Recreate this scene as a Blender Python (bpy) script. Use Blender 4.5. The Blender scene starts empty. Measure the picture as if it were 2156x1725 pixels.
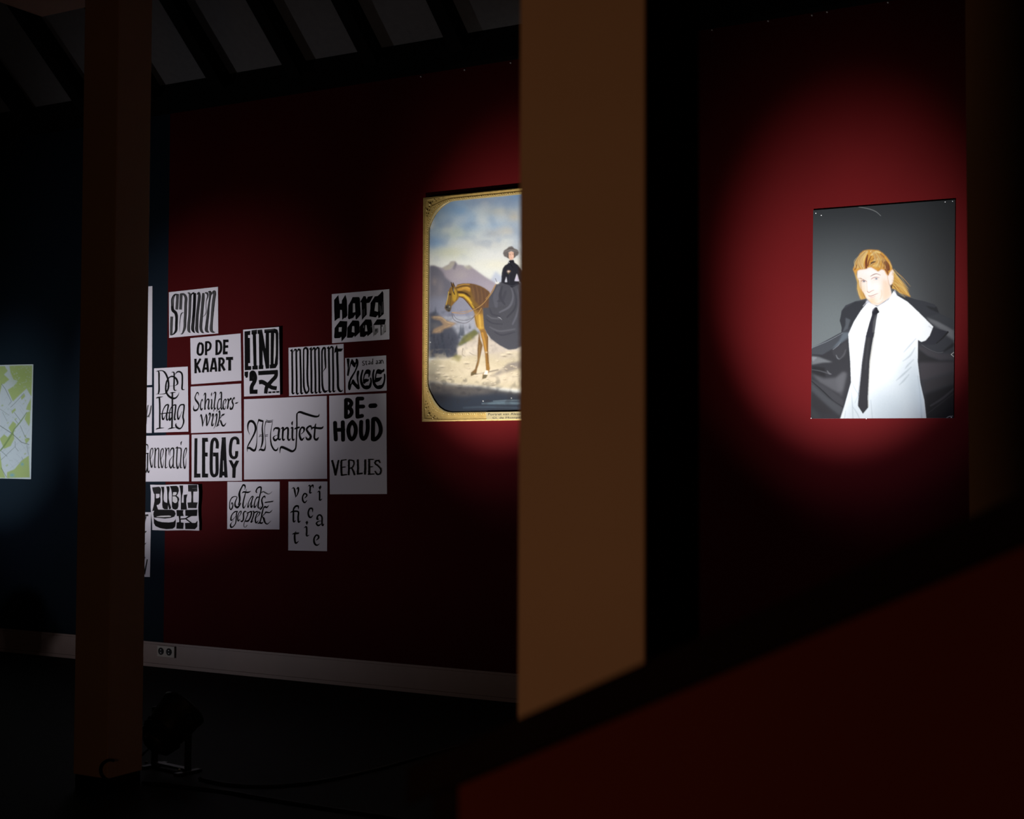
import bpy, bmesh, math, random
import numpy as np
from mathutils import Vector, Matrix
from mathutils.geometry import tessellate_polygon

random.seed(7)
rng = np.random.default_rng(11)
SC = bpy.context.scene
COL = SC.collection

# ------------------------------------------------------------------ camera
FPX, CXP, CYP = 3000.0, 1078.0, 862.5          # focal length and centre in pixels of the 2156 x 1725 frame
CAM_H = 1.33
YAW = math.atan(FPX / 5258.0)                  # the long wall recedes to the left
PITCH = math.atan(0.0372)
ROLL = 0.0039
CAM = Vector((0, 0, CAM_H))
f0 = Vector((-math.sin(YAW), math.cos(YAW), 0)); r0 = Vector((math.cos(YAW), math.sin(YAW), 0)); up = Vector((0, 0, 1))
FW = f0 * math.cos(PITCH) + up * math.sin(PITCH)
u0 = up * math.cos(PITCH) - f0 * math.sin(PITCH)
UP = u0 * math.cos(ROLL) - r0 * math.sin(ROLL)
RT = r0 * math.cos(ROLL) + u0 * math.sin(ROLL)
cd = bpy.data.cameras.new('camera'); cam = bpy.data.objects.new('camera', cd); COL.objects.link(cam)
cam.matrix_world = Matrix(((RT.x, UP.x, -FW.x, CAM.x), (RT.y, UP.y, -FW.y, CAM.y), (RT.z, UP.z, -FW.z, CAM.z), (0, 0, 0, 1)))
cd.sensor_fit = 'HORIZONTAL'; cd.sensor_width = 36.0; cd.lens = 36.0 * FPX / 2156.0
cd.clip_start = 0.05
cd.dof.use_dof = True; cd.dof.focus_distance = 7.3; cd.dof.aperture_fstop = 4.4
SC.camera = cam

WALL_Y = 6.94
def ray(px, py):
    return FW + RT * ((px - CXP) / FPX) + UP * ((CYP - py) / FPX)
def on_y(px, py, y):
    d = ray(px, py); t = y / d.y
    return CAM + d * t
def on_z(px, py, z):
    d = ray(px, py); t = (z - CAM_H) / d.z
    return CAM + d * t
def wall_pt(px, py, off=0.0):
    p = on_y(px, py, WALL_Y); return Vector((p.x, WALL_Y - off, p.z))

# ------------------------------------------------------------------ world, exposure, lights
SC.view_settings.view_transform = 'Standard'; SC.view_settings.look = 'None'
SC.view_settings.gamma = 1.0; SC.view_settings.use_curve_mapping = False
SC.view_settings.exposure = 0.0
w = bpy.data.worlds.new('dark_room'); SC.world = w; w.use_nodes = True
w.node_tree.nodes['Background'].inputs[0].default_value = (0, 0, 0, 1)
w.node_tree.nodes['Background'].inputs[1].default_value = 0.0

def spot(name, pos, target, power, color, size_deg, blend=1.0, radius=0.04):
    l = bpy.data.lights.new(name, 'SPOT'); l.energy = power; l.color = color
    l.spot_size = math.radians(size_deg); l.spot_blend = blend; l.shadow_soft_size = radius
    o = bpy.data.objects.new(name, l); COL.objects.link(o)
    o.location = pos; o.rotation_euler = (Vector(target) - Vector(pos)).to_track_quat('-Z', 'Y').to_euler()
    return o

# places of the four floor lamps (position of the lamp head) and what they point at
lamp_foot = on_z(360, 1622, 0.0)
LAMPS = {
  'rider':    (Vector((lamp_foot.x, lamp_foot.y, 0.20)), Vector((-4.00, WALL_Y, 2.14))),
  'letters':  (Vector((-9.00, 2.75, 0.20)), Vector((-6.41, WALL_Y, 1.75))),
  'portrait': (Vector((-2.10, 4.65, 0.20)), Vector((-2.05, WALL_Y, 2.11))),
  'map':      (Vector((-8.45, 4.65, 0.20)), Vector((-8.10, WALL_Y, 1.50))),
}
# power, colour, cone, share and cone of the soft halo round the beam
PWR = {'rider': (1050, (1.0, 0.985, 0.95), 30, 0.08, 42), 'letters': (640, (0.97, 0.92, 1.0), 26, 0.133, 59),
       'portrait': (1150, (0.98, 0.99, 1.0), 30, 0.07, 42), 'map': (160, (0.90, 0.98, 1.0), 33, 0.04, 42)}
for k, (pos, tgt) in LAMPS.items():
    d = (tgt - pos).normalized()
    p, c, s, hp, hs = PWR[k]
    spot('lamp_beam_' + k, pos + d * 0.13, tgt, p, c, s)
    # an added blue spot aims lower to tint each pool's lower edge, and every lamp spills a little stray light
    low = Vector((tgt.x + 0.10, tgt.y, tgt.z - 0.45))
    spot('lamp_beam_blue_' + k, pos + d * 0.13 - Vector((0, 0, 0.02)), low, p * 0.04, (0.45, 0.42, 1.0), s + 4)
    spot('lamp_halo_' + k, pos + d * 0.13, tgt, p * hp, c, hs)
    spot('lamp_spill_' + k, pos + d * 0.13, tgt, p * 0.0035, (1.0, 0.86, 0.84), 120)

# added warm fill light beside the camera, brightens the post fronts
N_Y = 1.717
WARM_FILL = Vector((-1.10, -0.20, 1.20))
pl = bpy.data.lights.new('room_lamp', 'POINT'); pl.energy = 15.0; pl.color = (1.0, 0.58, 0.30); pl.shadow_soft_size = 0.12
plo = bpy.data.objects.new('room_lamp', pl); COL.objects.link(plo); plo.location = WARM_FILL

# ------------------------------------------------------------------ materials
def s2l(c):
    c = np.asarray(c, dtype=float) / 255.0
    return np.where(c <= 0.04045, c / 12.92, ((c + 0.055) / 1.055) ** 2.4)
def mat(name, col, rough=0.6, spec=0.3, metal=0.0, noise=0.0, nscale=20.0, bump=0.0, bscale=60.0):
    m = bpy.data.materials.new(name); m.use_nodes = True; nt = m.node_tree; b = nt.nodes['Principled BSDF']
    b.inputs['Roughness'].default_value = rough; b.inputs['Metallic'].default_value = metal
    b.inputs['Specular IOR Level'].default_value = spec
    b.inputs['Base Color'].default_value = (*col, 1)
    tc = nt.nodes.new('ShaderNodeTexCoord')
    if noise > 0:
        n = nt.nodes.new('ShaderNodeTexNoise'); n.inputs['Scale'].default_value = nscale; n.inputs['Detail'].default_value = 5
        nt.links.new(tc.outputs['Object'], n.inputs['Vector'])
        r = nt.nodes.new('ShaderNodeMix'); r.data_type = 'RGBA'
        r.inputs[6].default_value = (*[max(0, x * (1 - noise)) for x in col], 1)
        r.inputs[7].default_value = (*[min(1, x * (1 + noise)) for x in col], 1)
        nt.links.new(n.outputs['Fac'], r.inputs[0]); nt.links.new(r.outputs[2], b.inputs['Base Color'])
    if bump > 0:
        n2 = nt.nodes.new('ShaderNodeTexNoise'); n2.inputs['Scale'].default_value = bscale; n2.inputs['Detail'].default_value = 4
        nt.links.new(tc.outputs['Object'], n2.inputs['Vector'])
        bp = nt.nodes.new('ShaderNodeBump'); bp.inputs['Strength'].default_value = bump; bp.inputs['Distance'].default_value = 0.004
        nt.links.new(n2.outputs['Fac'], bp.inputs['Height']); nt.links.new(bp.outputs['Normal'], b.inputs['Normal'])
    return m
def wallpaper(name, col):
    """vinyl wall covering with faint embossed rectangles"""
    m = mat(name, col, rough=0.65, spec=0.03, noise=0.10, nscale=3.0)
    nt = m.node_tree; b = nt.nodes['Principled BSDF']
    tc = nt.nodes.new('ShaderNodeTexCoord')
    hs = []
    for sc_, seed in ((9.0, 0.0), (15.0, 4.7)):
        m2 = nt.nodes.new('ShaderNodeMapping'); m2.inputs['Scale'].default_value = (sc_ * .8, sc_, sc_ * .6); m2.inputs['Location'].default_value = (seed, seed, 0.37)
        nt.links.new(tc.outputs['Object'], m2.inputs['Vector'])
        v = nt.nodes.new('ShaderNodeTexVoronoi'); v.distance = 'CHEBYCHEV'; v.inputs['Scale'].default_value = 1.0; v.inputs['Randomness'].default_value = 0.75
        nt.links.new(m2.outputs['Vector'], v.inputs['Vector']); hs.append(v.outputs['Color'])
    mx_ = nt.nodes.new('ShaderNodeMix'); mx_.data_type = 'RGBA'; mx_.inputs[0].default_value = 0.5
    nt.links.new(hs[0], mx_.inputs[6]); nt.links.new(hs[1], mx_.inputs[7])
    bw_ = nt.nodes.new('ShaderNodeRGBToBW'); nt.links.new(mx_.outputs[2], bw_.inputs[0])
    bp = nt.nodes.new('ShaderNodeBump'); bp.inputs['Strength'].default_value = 0.25; bp.inputs['Distance'].default_value = 0.001
    nt.links.new(bw_.outputs[0], bp.inputs['Height']); nt.links.new(bp.outputs['Normal'], b.inputs['Normal'])
    return m
def attr_mat(name, rough=0.6, spec=0.2):
    m = bpy.data.materials.new(name); m.use_nodes = True; nt = m.node_tree; b = nt.nodes['Principled BSDF']
    a = nt.nodes.new('ShaderNodeAttribute'); a.attribute_name = 'print'
    nt.links.new(a.outputs['Color'], b.inputs['Base Color'])
    b.inputs['Roughness'].default_value = rough; b.inputs['Specular IOR Level'].default_value = spec
    return m
M = {}
M['red'] = wallpaper('red_wallpaper', (0.066, 0.0040, 0.0046))
M['navy'] = wallpaper('navy_wallpaper', (0.0085, 0.016, 0.025))
M['paper'] = mat('white_paper', (0.80, 0.79, 0.81), rough=0.85, spec=0.1, noise=0.03, nscale=6)
M['ink'] = attr_mat('brush_ink', 0.8, 0.04)
M['print'] = attr_mat('matt_print', 0.75, 0.08)
M['gloss_print'] = attr_mat('satin_print', 0.6, 0.12)
M['post'] = mat('cream_painted_wood', (0.42, 0.26, 0.17), rough=0.6, spec=0.2, noise=0.10, nscale=4, bump=0.15, bscale=25)
M['beam'] = mat('brown_painted_beam', (0.30, 0.14, 0.08), rough=0.65, spec=0.2, noise=0.15, nscale=5)
M['rail_panel'] = mat('oxblood_painted_board', (0.055, 0.008, 0.004), rough=0.8, spec=0.05, noise=0.12, nscale=5)
M['rail_cap'] = mat('black_stained_wood', (0.005, 0.0025, 0.002), rough=0.85, spec=0.02, noise=0.2, nscale=12)
M['rafter'] = mat('black_stained_rafter', (0.006, 0.0055, 0.005), rough=0.85, spec=0.05, noise=0.2, nscale=8)
M['roof'] = mat('grey_fibre_board', (0.17, 0.17, 0.17), rough=0.9, spec=0.05, noise=0.15, nscale=30)
M['floor'] = mat('dark_floor', (0.007, 0.0066, 0.0062), rough=0.7, spec=0.06, noise=0.4, nscale=7, bump=0.1, bscale=40)
M['skirt'] = mat('old_white_skirting_paint', (0.34, 0.25, 0.22), rough=0.4, spec=0.35, noise=0.12, nscale=6)
M['dark_wall'] = mat('dark_plaster', (0.03, 0.022, 0.02), rough=0.9, spec=0.05, noise=0.1, nscale=3)
M['black_metal'] = mat('black_lamp_metal', (0.008, 0.008, 0.009), rough=0.5, spec=0.3, noise=0.2, nscale=30)
M['rubber'] = mat('black_rubber_cable', (0.006, 0.006, 0.006), rough=0.6, spec=0.2, noise=0.2, nscale=50)
M['steel'] = mat('bright_steel', (0.6, 0.6, 0.58), rough=0.25, metal=1.0, noise=0.05)
M['lens'] = mat('lamp_glass', (0.6, 0.62, 0.65), rough=0.1, spec=0.5, noise=0.02)
M['plastic'] = mat('ivory_plastic', (0.50, 0.46, 0.40), rough=0.4, spec=0.4, noise=0.04)
M['hole'] = mat('socket_black', (0.01, 0.01, 0.01), rough=0.6, noise=0.1)
M['gold'] = mat('gilded_plaster', (0.33, 0.22, 0.065), rough=0.5, spec=0.4, metal=0.25, noise=0.35, nscale=60, bump=0.3, bscale=120)
M['gold_light'] = mat('gilded_highlight', (0.46, 0.34, 0.13), rough=0.4, spec=0.5, metal=0.25, noise=0.4, nscale=80)
M['gold_dark'] = mat('patinated_gilding', (0.20, 0.13, 0.035), rough=0.5, spec=0.4, metal=0.25, noise=0.5, nscale=90)
M['plaque'] = mat('brass_plaque', (0.27, 0.22, 0.11), rough=0.5, spec=0.3, metal=0.1, noise=0.1, nscale=30)
M['board'] = mat('grey_composite_board', (0.25, 0.25, 0.25), rough=0.6, noise=0.05)
M['white_pin'] = mat('white_pin', (0.85, 0.85, 0.85), rough=0.3, noise=0.02)
M['orange'] = mat('orange_tape', (0.10, 0.035, 0.015), rough=0.7, noise=0.2, nscale=20)

# ------------------------------------------------------------------ object helpers
def link(name, me, m=None, parent=None, smooth=False):
    o = bpy.data.objects.new(name, me); COL.objects.link(o)
    if m is not None and not me.materials: me.materials.append(m)
    if parent is not None: o.parent = parent
    if smooth:
        for p in me.polygons: p.use_smooth = True
    return o
def mesh(name, verts, faces):
    me = bpy.data.meshes.new(name); me.from_pydata([tuple(v) for v in verts], [], faces); me.update(); return me
def bm_obj(name, bm, m, parent=None, smooth=False):
    me = bpy.data.meshes.new(name); bmesh.ops.recalc_face_normals(bm, faces=bm.faces[:]); bm.to_mesh(me); bm.free()
    return link(name, me, m, parent, smooth)
def box(bm, c, size, rot=None, bevel=0.0):
    b2 = bmesh.new(); bmesh.ops.create_cube(b2, size=1.0)
    bmesh.ops.scale(b2, vec=size, verts=b2.verts)
    if bevel > 0: bmesh.ops.bevel(b2, geom=b2.edges[:], offset=bevel, segments=2, affect='EDGES', profile=0.5)
    mtx = Matrix.Translation(c) @ (rot if rot is not None else Matrix.Identity(4))
    bmesh.ops.transform(b2, matrix=mtx, verts=b2.verts)
    tmp = bpy.data.meshes.new('tmp'); b2.to_mesh(tmp); b2.free(); bm.from_mesh(tmp); bpy.data.meshes.remove(tmp)
def cyl(bm, a, b, r1, r2=None, seg=20):
    a, b = Vector(a), Vector(b); d = b - a
    rot = d.to_track_quat('Z', 'Y').to_matrix().to_4x4()
    bmesh.ops.create_cone(bm, cap_ends=True, segments=seg, radius1=r1, radius2=r1 if r2 is None else r2, depth=d.length,
                          matrix=Matrix.Translation((a + b) / 2) @ rot)
def ball(bm, c, r, scale=(1, 1, 1), rot=None, sub=1):
    mtx = Matrix.Translation(c) @ (rot if rot is not None else Matrix.Identity(4)) @ Matrix.Diagonal((*scale, 1))
    bmesh.ops.create_icosphere(bm, subdivisions=sub, radius=r, matrix=mtx)
def lathe(bm, prof, mtx, seg=28):
    rings = []
    for (r, z) in prof:
        rings.append([bm.verts.new(mtx @ Vector((r * math.cos(2 * math.pi * i / seg), r * math.sin(2 * math.pi * i / seg), z))) for i in range(seg)])
    for a, b in zip(rings[:-1], rings[1:]):
        for i in range(seg):
            bm.faces.new((a[i], a[(i + 1) % seg], b[(i + 1) % seg], b[i]))
def tube(pts, r, seg=8):
    pts = [Vector(p) for p in catmull3(pts, 6)]
    vs, fs = [], []
    for i, p in enumerate(pts):
        t = (pts[min(i + 1, len(pts) - 1)] - pts[max(i - 1, 0)]).normalized()
        n = t.cross(Vector((0, 0, 1)));  n = Vector((1, 0, 0)) if n.length < 1e-4 else n.normalized(); b = t.cross(n)
        for k in range(seg):
            a = 2 * math.pi * k / seg; vs.append(p + (n * math.cos(a) + b * math.sin(a)) * r)
    for i in range(len(pts) - 1):
        for k in range(seg):
            fs.append((i * seg + k, i * seg + (k + 1) % seg, (i + 1) * seg + (k + 1) % seg, (i + 1) * seg + k))
    fs.append(tuple(range(seg))[::-1]); fs.append(tuple((len(pts) - 1) * seg + k for k in range(seg)))
    return vs, fs
def catmull3(pts, n):
    P = [np.array(p, dtype=float) for p in pts]
    if len(P) < 3: return P
    out = []
    for i in range(len(P) - 1):
        p0 = P[max(i - 1, 0)]; p1 = P[i]; p2 = P[i + 1]; p3 = P[min(i + 2, len(P) - 1)]
        for k in range(n):
            t = k / n
            out.append(0.5 * ((2 * p1) + (-p0 + p2) * t + (2 * p0 - 5 * p1 + 4 * p2 - p3) * t * t + (-p0 + 3 * p1 - 3 * p2 + p3) * t ** 3))
    out.append(P[-1]); return out
def empty(name, loc):
    o = bpy.data.objects.new(name, None); o.empty_display_size = 0.1; o.location = loc; COL.objects.link(o); return o
def adopt(child, parent):
    child.parent = parent; child.matrix_parent_inverse = Matrix.Translation(parent.location).inverted()
def tag(o, label, cat, group=None):
    o['label'] = label; o['category'] = cat
    if group: o['group'] = group
    return o
def structure(o, label=None):
    o['kind'] = 'structure'
    if label: o['label'] = label
    return o

# ------------------------------------------------------------------ the room
X_L, X_R, Y_B = -9.5, 5.0, -3.2
split_x = (wall_pt(355, 600).x + wall_pt(346, 1120).x) / 2
plate_top_z = on_y(717, 115.4, WALL_Y - 0.08).z
def slab(name, x0, x1, y0, y1, z0, z1, m):
    bm = bmesh.new(); box(bm, ((x0 + x1) / 2, (y0 + y1) / 2, (z0 + z1) / 2), (x1 - x0, y1 - y0, z1 - z0)); return bm_obj(name, bm, m)
WT = plate_top_z + 0.35
wall_red = structure(slab('wall_back', split_x, X_R, WALL_Y, WALL_Y + 0.12, -0.05, WT, M['red']), 'dark red embossed wall behind the painting and portrait')
wall_navy = structure(slab('wall_back_left', X_L, split_x, WALL_Y, WALL_Y + 0.12, -0.05, WT, M['navy']), 'dark navy wall behind the city map')
structure(slab('floor', X_L, X_R, Y_B, WALL_Y + 0.12, -0.1, 0.0, M['floor']), 'very dark floor with cables')
structure(slab('wall_left', X_L - 0.12, X_L, Y_B, WALL_Y + 0.12, -0.05, 9.0, M['dark_wall']))
structure(slab('wall_right', X_R, X_R + 0.12, Y_B, WALL_Y + 0.12, -0.05, 9.0, M['dark_wall']))
structure(slab('wall_front', X_L, X_R, Y_B - 0.12, Y_B, -0.05, 9.0, M['dark_wall']))
# wall plate beam along the top of the back wall
structure(slab('trim_1', X_L, X_R, WALL_Y - 0.08, WALL_Y, plate_top_z - 0.17, plate_top_z, M['rafter']), 'black timber wall plate under the sloping roof')

# sloping roof: boards between rafters, falling towards the back wall
TAN = 0.886; COSR = 1 / math.sqrt(1 + TAN * TAN); SINR = TAN * COSR
Y_T = 2.4
def roof_z(y): return plate_top_z + (WALL_Y - 0.08 - y) * TAN
ceil_vs = [(X_L, WALL_Y + 0.1, roof_z(WALL_Y + 0.1) + 0.10), (X_R, WALL_Y + 0.1, roof_z(WALL_Y + 0.1) + 0.10), (X_R, Y_T, roof_z(Y_T) + 0.10), (X_L, Y_T, roof_z(Y_T) + 0.10),
           (X_R, Y_B, roof_z(Y_T) - (Y_T - Y_B) * 0.5), (X_L, Y_B, roof_z(Y_T) - (Y_T - Y_B) * 0.5)]
ceil_all = [Vector(v) for v in ceil_vs] + [Vector(v) + Vector((0, 0, 0.1)) for v in ceil_vs]
cf = [(0, 1, 2, 3), (3, 2, 4, 5), (6, 9, 8, 7), (9, 11, 10, 8), (0, 6, 7, 1), (4, 10, 11, 5), (1, 7, 8, 2), (2, 8, 10, 4), (0, 3, 9, 6), (3, 5, 11, 9)]
ceiling = structure(link('ceiling', mesh('ceiling', ceil_all, cf), M['rafter']), 'sloping attic roof with black rafters and grey boards')
raf_px = [(438, 497, 165), (595, 660, 135), (761, 812, 107), (943, 990, 76)]
raf_x = [on_y((a + b) / 2 + 4, yv, WALL_Y - 0.08).x for a, b, yv in raf_px]
step = (raf_x[-1] - raf_x[0]) / 3
xs = [raf_x[0] - step * k for k in range(4, 0, -1)] + raf_x + [raf_x[-1] + step * k for k in range(1, 6)]
def sloped_box(name, x0, x1, t0, t1, y0, y1, m, parent):
    n = Vector((0, -SINR, -COSR))                 # into the room, square to the slope
    vs = []
    for x in (x0, x1):
        for y in (y0, y1):
            base = Vector((x, y, roof_z(y)))
            vs += [base + n * t0, base + n * t1]
    fs = [(0, 1, 3, 2), (4, 6, 7, 5), (0, 4, 5, 1), (2, 3, 7, 6), (0, 2, 6, 4), (1, 5, 7, 3)]
    return link(name, mesh(name, vs, fs), m, parent)
for i, x in enumerate(xs):
    sloped_box('rafter', x - 0.045, x + 0.045, -0.02, 0.11, Y_T, WALL_Y - 0.05, M['rafter'], ceiling)
    if i < len(xs) - 1:
        sloped_box('roof_board', x + 0.046, xs[i + 1] - 0.046, -0.02, 0.0, Y_T, WALL_Y - 0.05, M['roof'], ceiling)

# skirting board
floor_w = wall_pt(455, 1411)
SK_H = 0.158
skirt = structure(slab('baseboard_back', X_L, X_R, WALL_Y - 0.022, WALL_Y, 0.022, SK_H - 0.014, M['skirt']), 'old white skirting board along the back wall')
def part_slab(name, x0, x1, y0, y1, z0, z1, m, parent):
    o = slab(name, x0, x1, y0, y1, z0, z1, m); o.parent = parent; return o
part_slab('skirting_bead', X_L, X_R, WALL_Y - 0.016, WALL_Y, SK_H - 0.0138, SK_H, M['skirt'], skirt)
part_slab('skirting_foot', X_L, X_R, WALL_Y - 0.030, WALL_Y, 0.0, 0.0215, M['skirt'], skirt)
# tiny staples left in the wall under the plate
for (sx, sy) in [(1076, 133), (979, 148), (887, 162), (1500, 64), (1618, 45), (1710, 33), (1742, 26), (1870, 6)]:
    p = wall_pt(sx, sy, 0.004); bm = bmesh.new(); box(bm, p, (0.007, 0.008, 0.005)); o = bm_obj('staple', bm, M['white_pin'], wall_red)

# posts
PW = 0.192
def post(name, yf, px_left, py, z1, label):
    x = on_y(px_left, py, yf).x
    root = empty(name, (x + PW / 2, yf + PW / 2, 0)); tag(root, label, 'post', 'square timber posts')
    bm = bmesh.new(); box(bm, (0, 0, z1 / 2 + 0.03), (PW, PW, z1 - 0.06), bevel=0.004); bm_obj('shaft', bm, M['post'], root)
    bm = bmesh.new(); box(bm, (0, 0, 0.03), (PW - 0.012, PW - 0.012, 0.06)); bm_obj('foot_block', bm, M['rail_cap'], root)
    return root, x
foot = on_z(190, 1641, 0.05)
ROW_Y = foot.y
postL, xL = post('timber_post', ROW_Y, 165, 900, 3.42, 'square brown post between the map and the lettering sheets, floor lamp at its foot')
postN, xN = post('timber_post', N_Y, 1090.5, 860, 5.2, 'large blurred brown post in the foreground hiding half the painting')
postR, xR = post('timber_post', ROW_Y, 2037, 700, 5.2, 'dark post cut by the right edge, beside the portrait of the man')
# cross beam over the left post
p1 = on_z(88, 36, 3.42)
bz = on_y(88, 36, ROW_Y + PW).z
bm = bmesh.new(); bx0 = on_y(88, 36, ROW_Y + PW).x
box(bm, ((bx0 + xL + PW) / 2, (ROW_Y + PW + 0.6) / 2, bz + 0.14), (xL + PW - bx0, ROW_Y + PW - 0.6, 0.28), bevel=0.004)
o = bm_obj('ceiling_beam', bm, M['beam']); tag(o, 'dark brown beam resting on the left post at the top corner', 'beam')

# sloping stair balustrade close to the camera, seen from above
BY = 1.06
a = on_y(966, 1652, BY); b = on_y(2156, 1146, BY)
slope = (b.z - a.z) / (b.x - a.x)
def rail_z(x): return a.z + (x - a.x) * slope
bal = empty('stair_balustrade', (a.x, BY, 0)); tag(bal, 'blurred sloping dark red stair balustrade with a black cap, in the foreground', 'balustrade')
def prism_xz(name, pts, y0, y1, m):
    n = len(pts); vs = [(x, y0, z) for x, z in pts] + [(x, y1, z) for x, z in pts]
    fs = [tuple(range(n)), tuple(range(2 * n - 1, n - 1, -1))] + [(i, (i + 1) % n, n + (i + 1) % n, n + i)[::-1] for i in range(n)]
    o = link(name, mesh(name, vs, fs), m)
    adopt(o, bal); return o
x_end = 1.6
prism_xz('panel', [(a.x, 0.0), (x_end, 0.0), (x_end, rail_z(x_end)), (a.x, rail_z(a.x))], BY, BY + 0.05, M['rail_panel'])
xn0 = on_y(913, 1700, BY).x
prism_xz('newel_post', [(xn0, 0.0), (a.x - 0.001, 0.0), (a.x - 0.001, rail_z(a.x)), (xn0, rail_z(xn0))], BY - 0.002, BY + 0.07, M['rail_cap'])
xc0 = on_y(868, 1620, BY).x
prism_xz('cap_rail', [(xc0, rail_z(xc0) + 0.0005), (x_end, rail_z(x_end) + 0.0005), (x_end, rail_z(x_end) + 0.046), (xc0, rail_z(xc0) + 0.033)], BY - 0.008, BY + 0.085, M['rail_cap'])

# ------------------------------------------------------------------ lettered sheets on the wall
class Sheet:
    """a sheet of paper on the back wall; corners and strokes are given in the pixels of a zoomed view (origin, scale)"""
    def __init__(s, label, org, sc, corners, lift=(0.0015, 0, 0), wave=0.0, group='lettered sheets on the wall'):
        s.org, s.sc = org, sc
        s.q = [s.px(*c) for c in corners]; s.lift = lift; s.n = 0; s.wave = wave
        c = [wall_pt(*p) for p in s.q]
        loc = Vector(((c[2].x + c[3].x) / 2, WALL_Y, (c[2].z + c[3].z) / 2))
        s.root = empty('lettering_sheet', loc); tag(s.root, label, 'paper sheet', group)
        N = 6; vs, fs = [], []
        for j in range(N + 1):
            for i in range(N + 1):
                u, v = i / N, j / N
                t = [s.q[0][k] * (1 - u) + s.q[1][k] * u for k in (0, 1)]; b_ = [s.q[3][k] * (1 - u) + s.q[2][k] * u for k in (0, 1)]
                x = t[0] * (1 - v) + b_[0] * v; y = t[1] * (1 - v) + b_[1] * v
                if s.wave and i in (0, N): x += s.wave * math.sin(v * 9 + i)
                if s.wave and j in (0, N): y += s.wave * 0.5 * math.sin(u * 7 + j)
                vs.append(s.at(x, y, 0.0))
        K = (N + 1) ** 2; vs2 = [v + Vector((0, 0.0006, 0)) for v in vs]
        for j in range(N):
            for i in range(N):
                a_ = j * (N + 1) + i; f = (a_, a_ + N + 1, a_ + N + 2, a_ + 1); fs.append(f); fs.append(tuple(K + k for k in f[::-1]))
        ring = [i for i in range(N + 1)] + [j * (N + 1) + N for j in range(1, N + 1)] + [N * (N + 1) + i for i in range(N - 1, -1, -1)] + [j * (N + 1) for j in range(N - 1, 0, -1)]
        for k in range(len(ring)):
            p_, q_ = ring[k], ring[(k + 1) % len(ring)]; fs.append((p_, q_, K + q_, K + p_))
        o = link('paper', mesh('paper', vs + vs2, fs), M['paper']); adopt(o, s.root)
        s.V, s.F, s.C = [], [], []
    def px(s, x, y): return (s.org[0] + x / s.sc, s.org[1] + y / s.sc)
    def at(s, x, y, extra):
        q = s.q
        v = min(1.1, max(-0.1, (y - q[0][1]) / (q[3][1] - q[0][1]))); xl = q[0][0] + (q[3][0] - q[0][0]) * v; xr = q[1][0] + (q[2][0] - q[1][0]) * v
        u = min(1.1, max(-0.1, (x - xl) / (xr - xl)))
        return wall_pt(x, y, s.lift[0] + s.lift[1] * u + s.lift[2] * (1 - v) + 0.0006 + extra)
    def _emit(s, verts, faces, g):
        b = len(s.V); z = 0.0006 + 0.00003 * s.n; s.n += 1
        for (x, y) in verts:
            X, Y = s.px(x, y); s.V.append(s.at(X, Y, z)); s.C.append(g)
        s.F += [tuple(b + i for i in f) for f in faces]
    def p(s, pts, g=0.012):                          # filled outline
        for f in [tessellate_polygon([[Vector((x, y, 0)) for x, y in pts]])]:
            s._emit(pts, f, g)
        return s
    def w(s, pts): return s.p(pts, 0.78)             # bare paper inside a letter
    def t(s, pts, g=0.012, smooth=True, n=6, caps=False):   # brush stroke: (x, y, width)
        P = catmull3(pts, n) if smooth and len(pts) > 2 else [np.array(q, dtype=float) for q in pts]
        L, R = [], []
        for i, q in enumerate(P):
            d = P[min(i + 1, len(P) - 1)][:2] - P[max(i - 1, 0)][:2]; ln = math.hypot(*d) or 1.0
            nx, ny = -d[1] / ln, d[0] / ln; h = max(q[2], 2) / 2
            L.append((q[0] + nx * h, q[1] + ny * h)); R.append((q[0] - nx * h, q[1] - ny * h))
        m = len(P); s._emit(L + R, [(i, i + 1, m + i + 1, m + i) for i in range(m - 1)], g)
        if caps:
            for q in (P[0], P[-1]): s.p([(q[0] + q[2] / 2 * math.cos(k * math.pi / 7), q[1] + q[2] / 2 * math.sin(k * math.pi / 7)) for k in range(14)], g)
        return s
    def l(s, wd, pts, g=0.014, smooth=True, caps=False): return s.t([(x, y, wd) for x, y in pts], g, smooth, 6, caps)
    def r(s, wd, pts, g=0.010): return s.l(wd, pts, g, True, True)
    def g(s, gr, pts):                               # washed brush stroke with darker edges
        s.t(pts, gr)
        P = catmull3(pts, 6)
        for sd in (-1, 1):
            E = []
            for i, q in enumerate(P):
                d = P[min(i + 1, len(P) - 1)][:2] - P[max(i - 1, 0)][:2]; ln = math.hypot(*d) or 1.0
                E.append((q[0] - d[1] / ln * q[2] * 0.4 * sd, q[1] + d[0] / ln * q[2] * 0.4 * sd, q[2] * 0.2))
            s.t(E, gr * 0.28, smooth=False)
        return s
    def done(s):
        if not s.V: return
        me = mesh('lettering', s.V, s.F)
        at_ = me.attributes.new('print', 'FLOAT_COLOR', 'POINT')
        at_.data.foreach_set('color', np.array([[g * k, g * k, g * k * 0.97, 1.0] for g in s.C for k in ((0.55 if g < .2 else 1.0),)], dtype=np.float32).ravel())
        o = link('lettering', me, M['ink']); adopt(o, s.root); o['label'] = 'black brush lettering'

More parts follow.
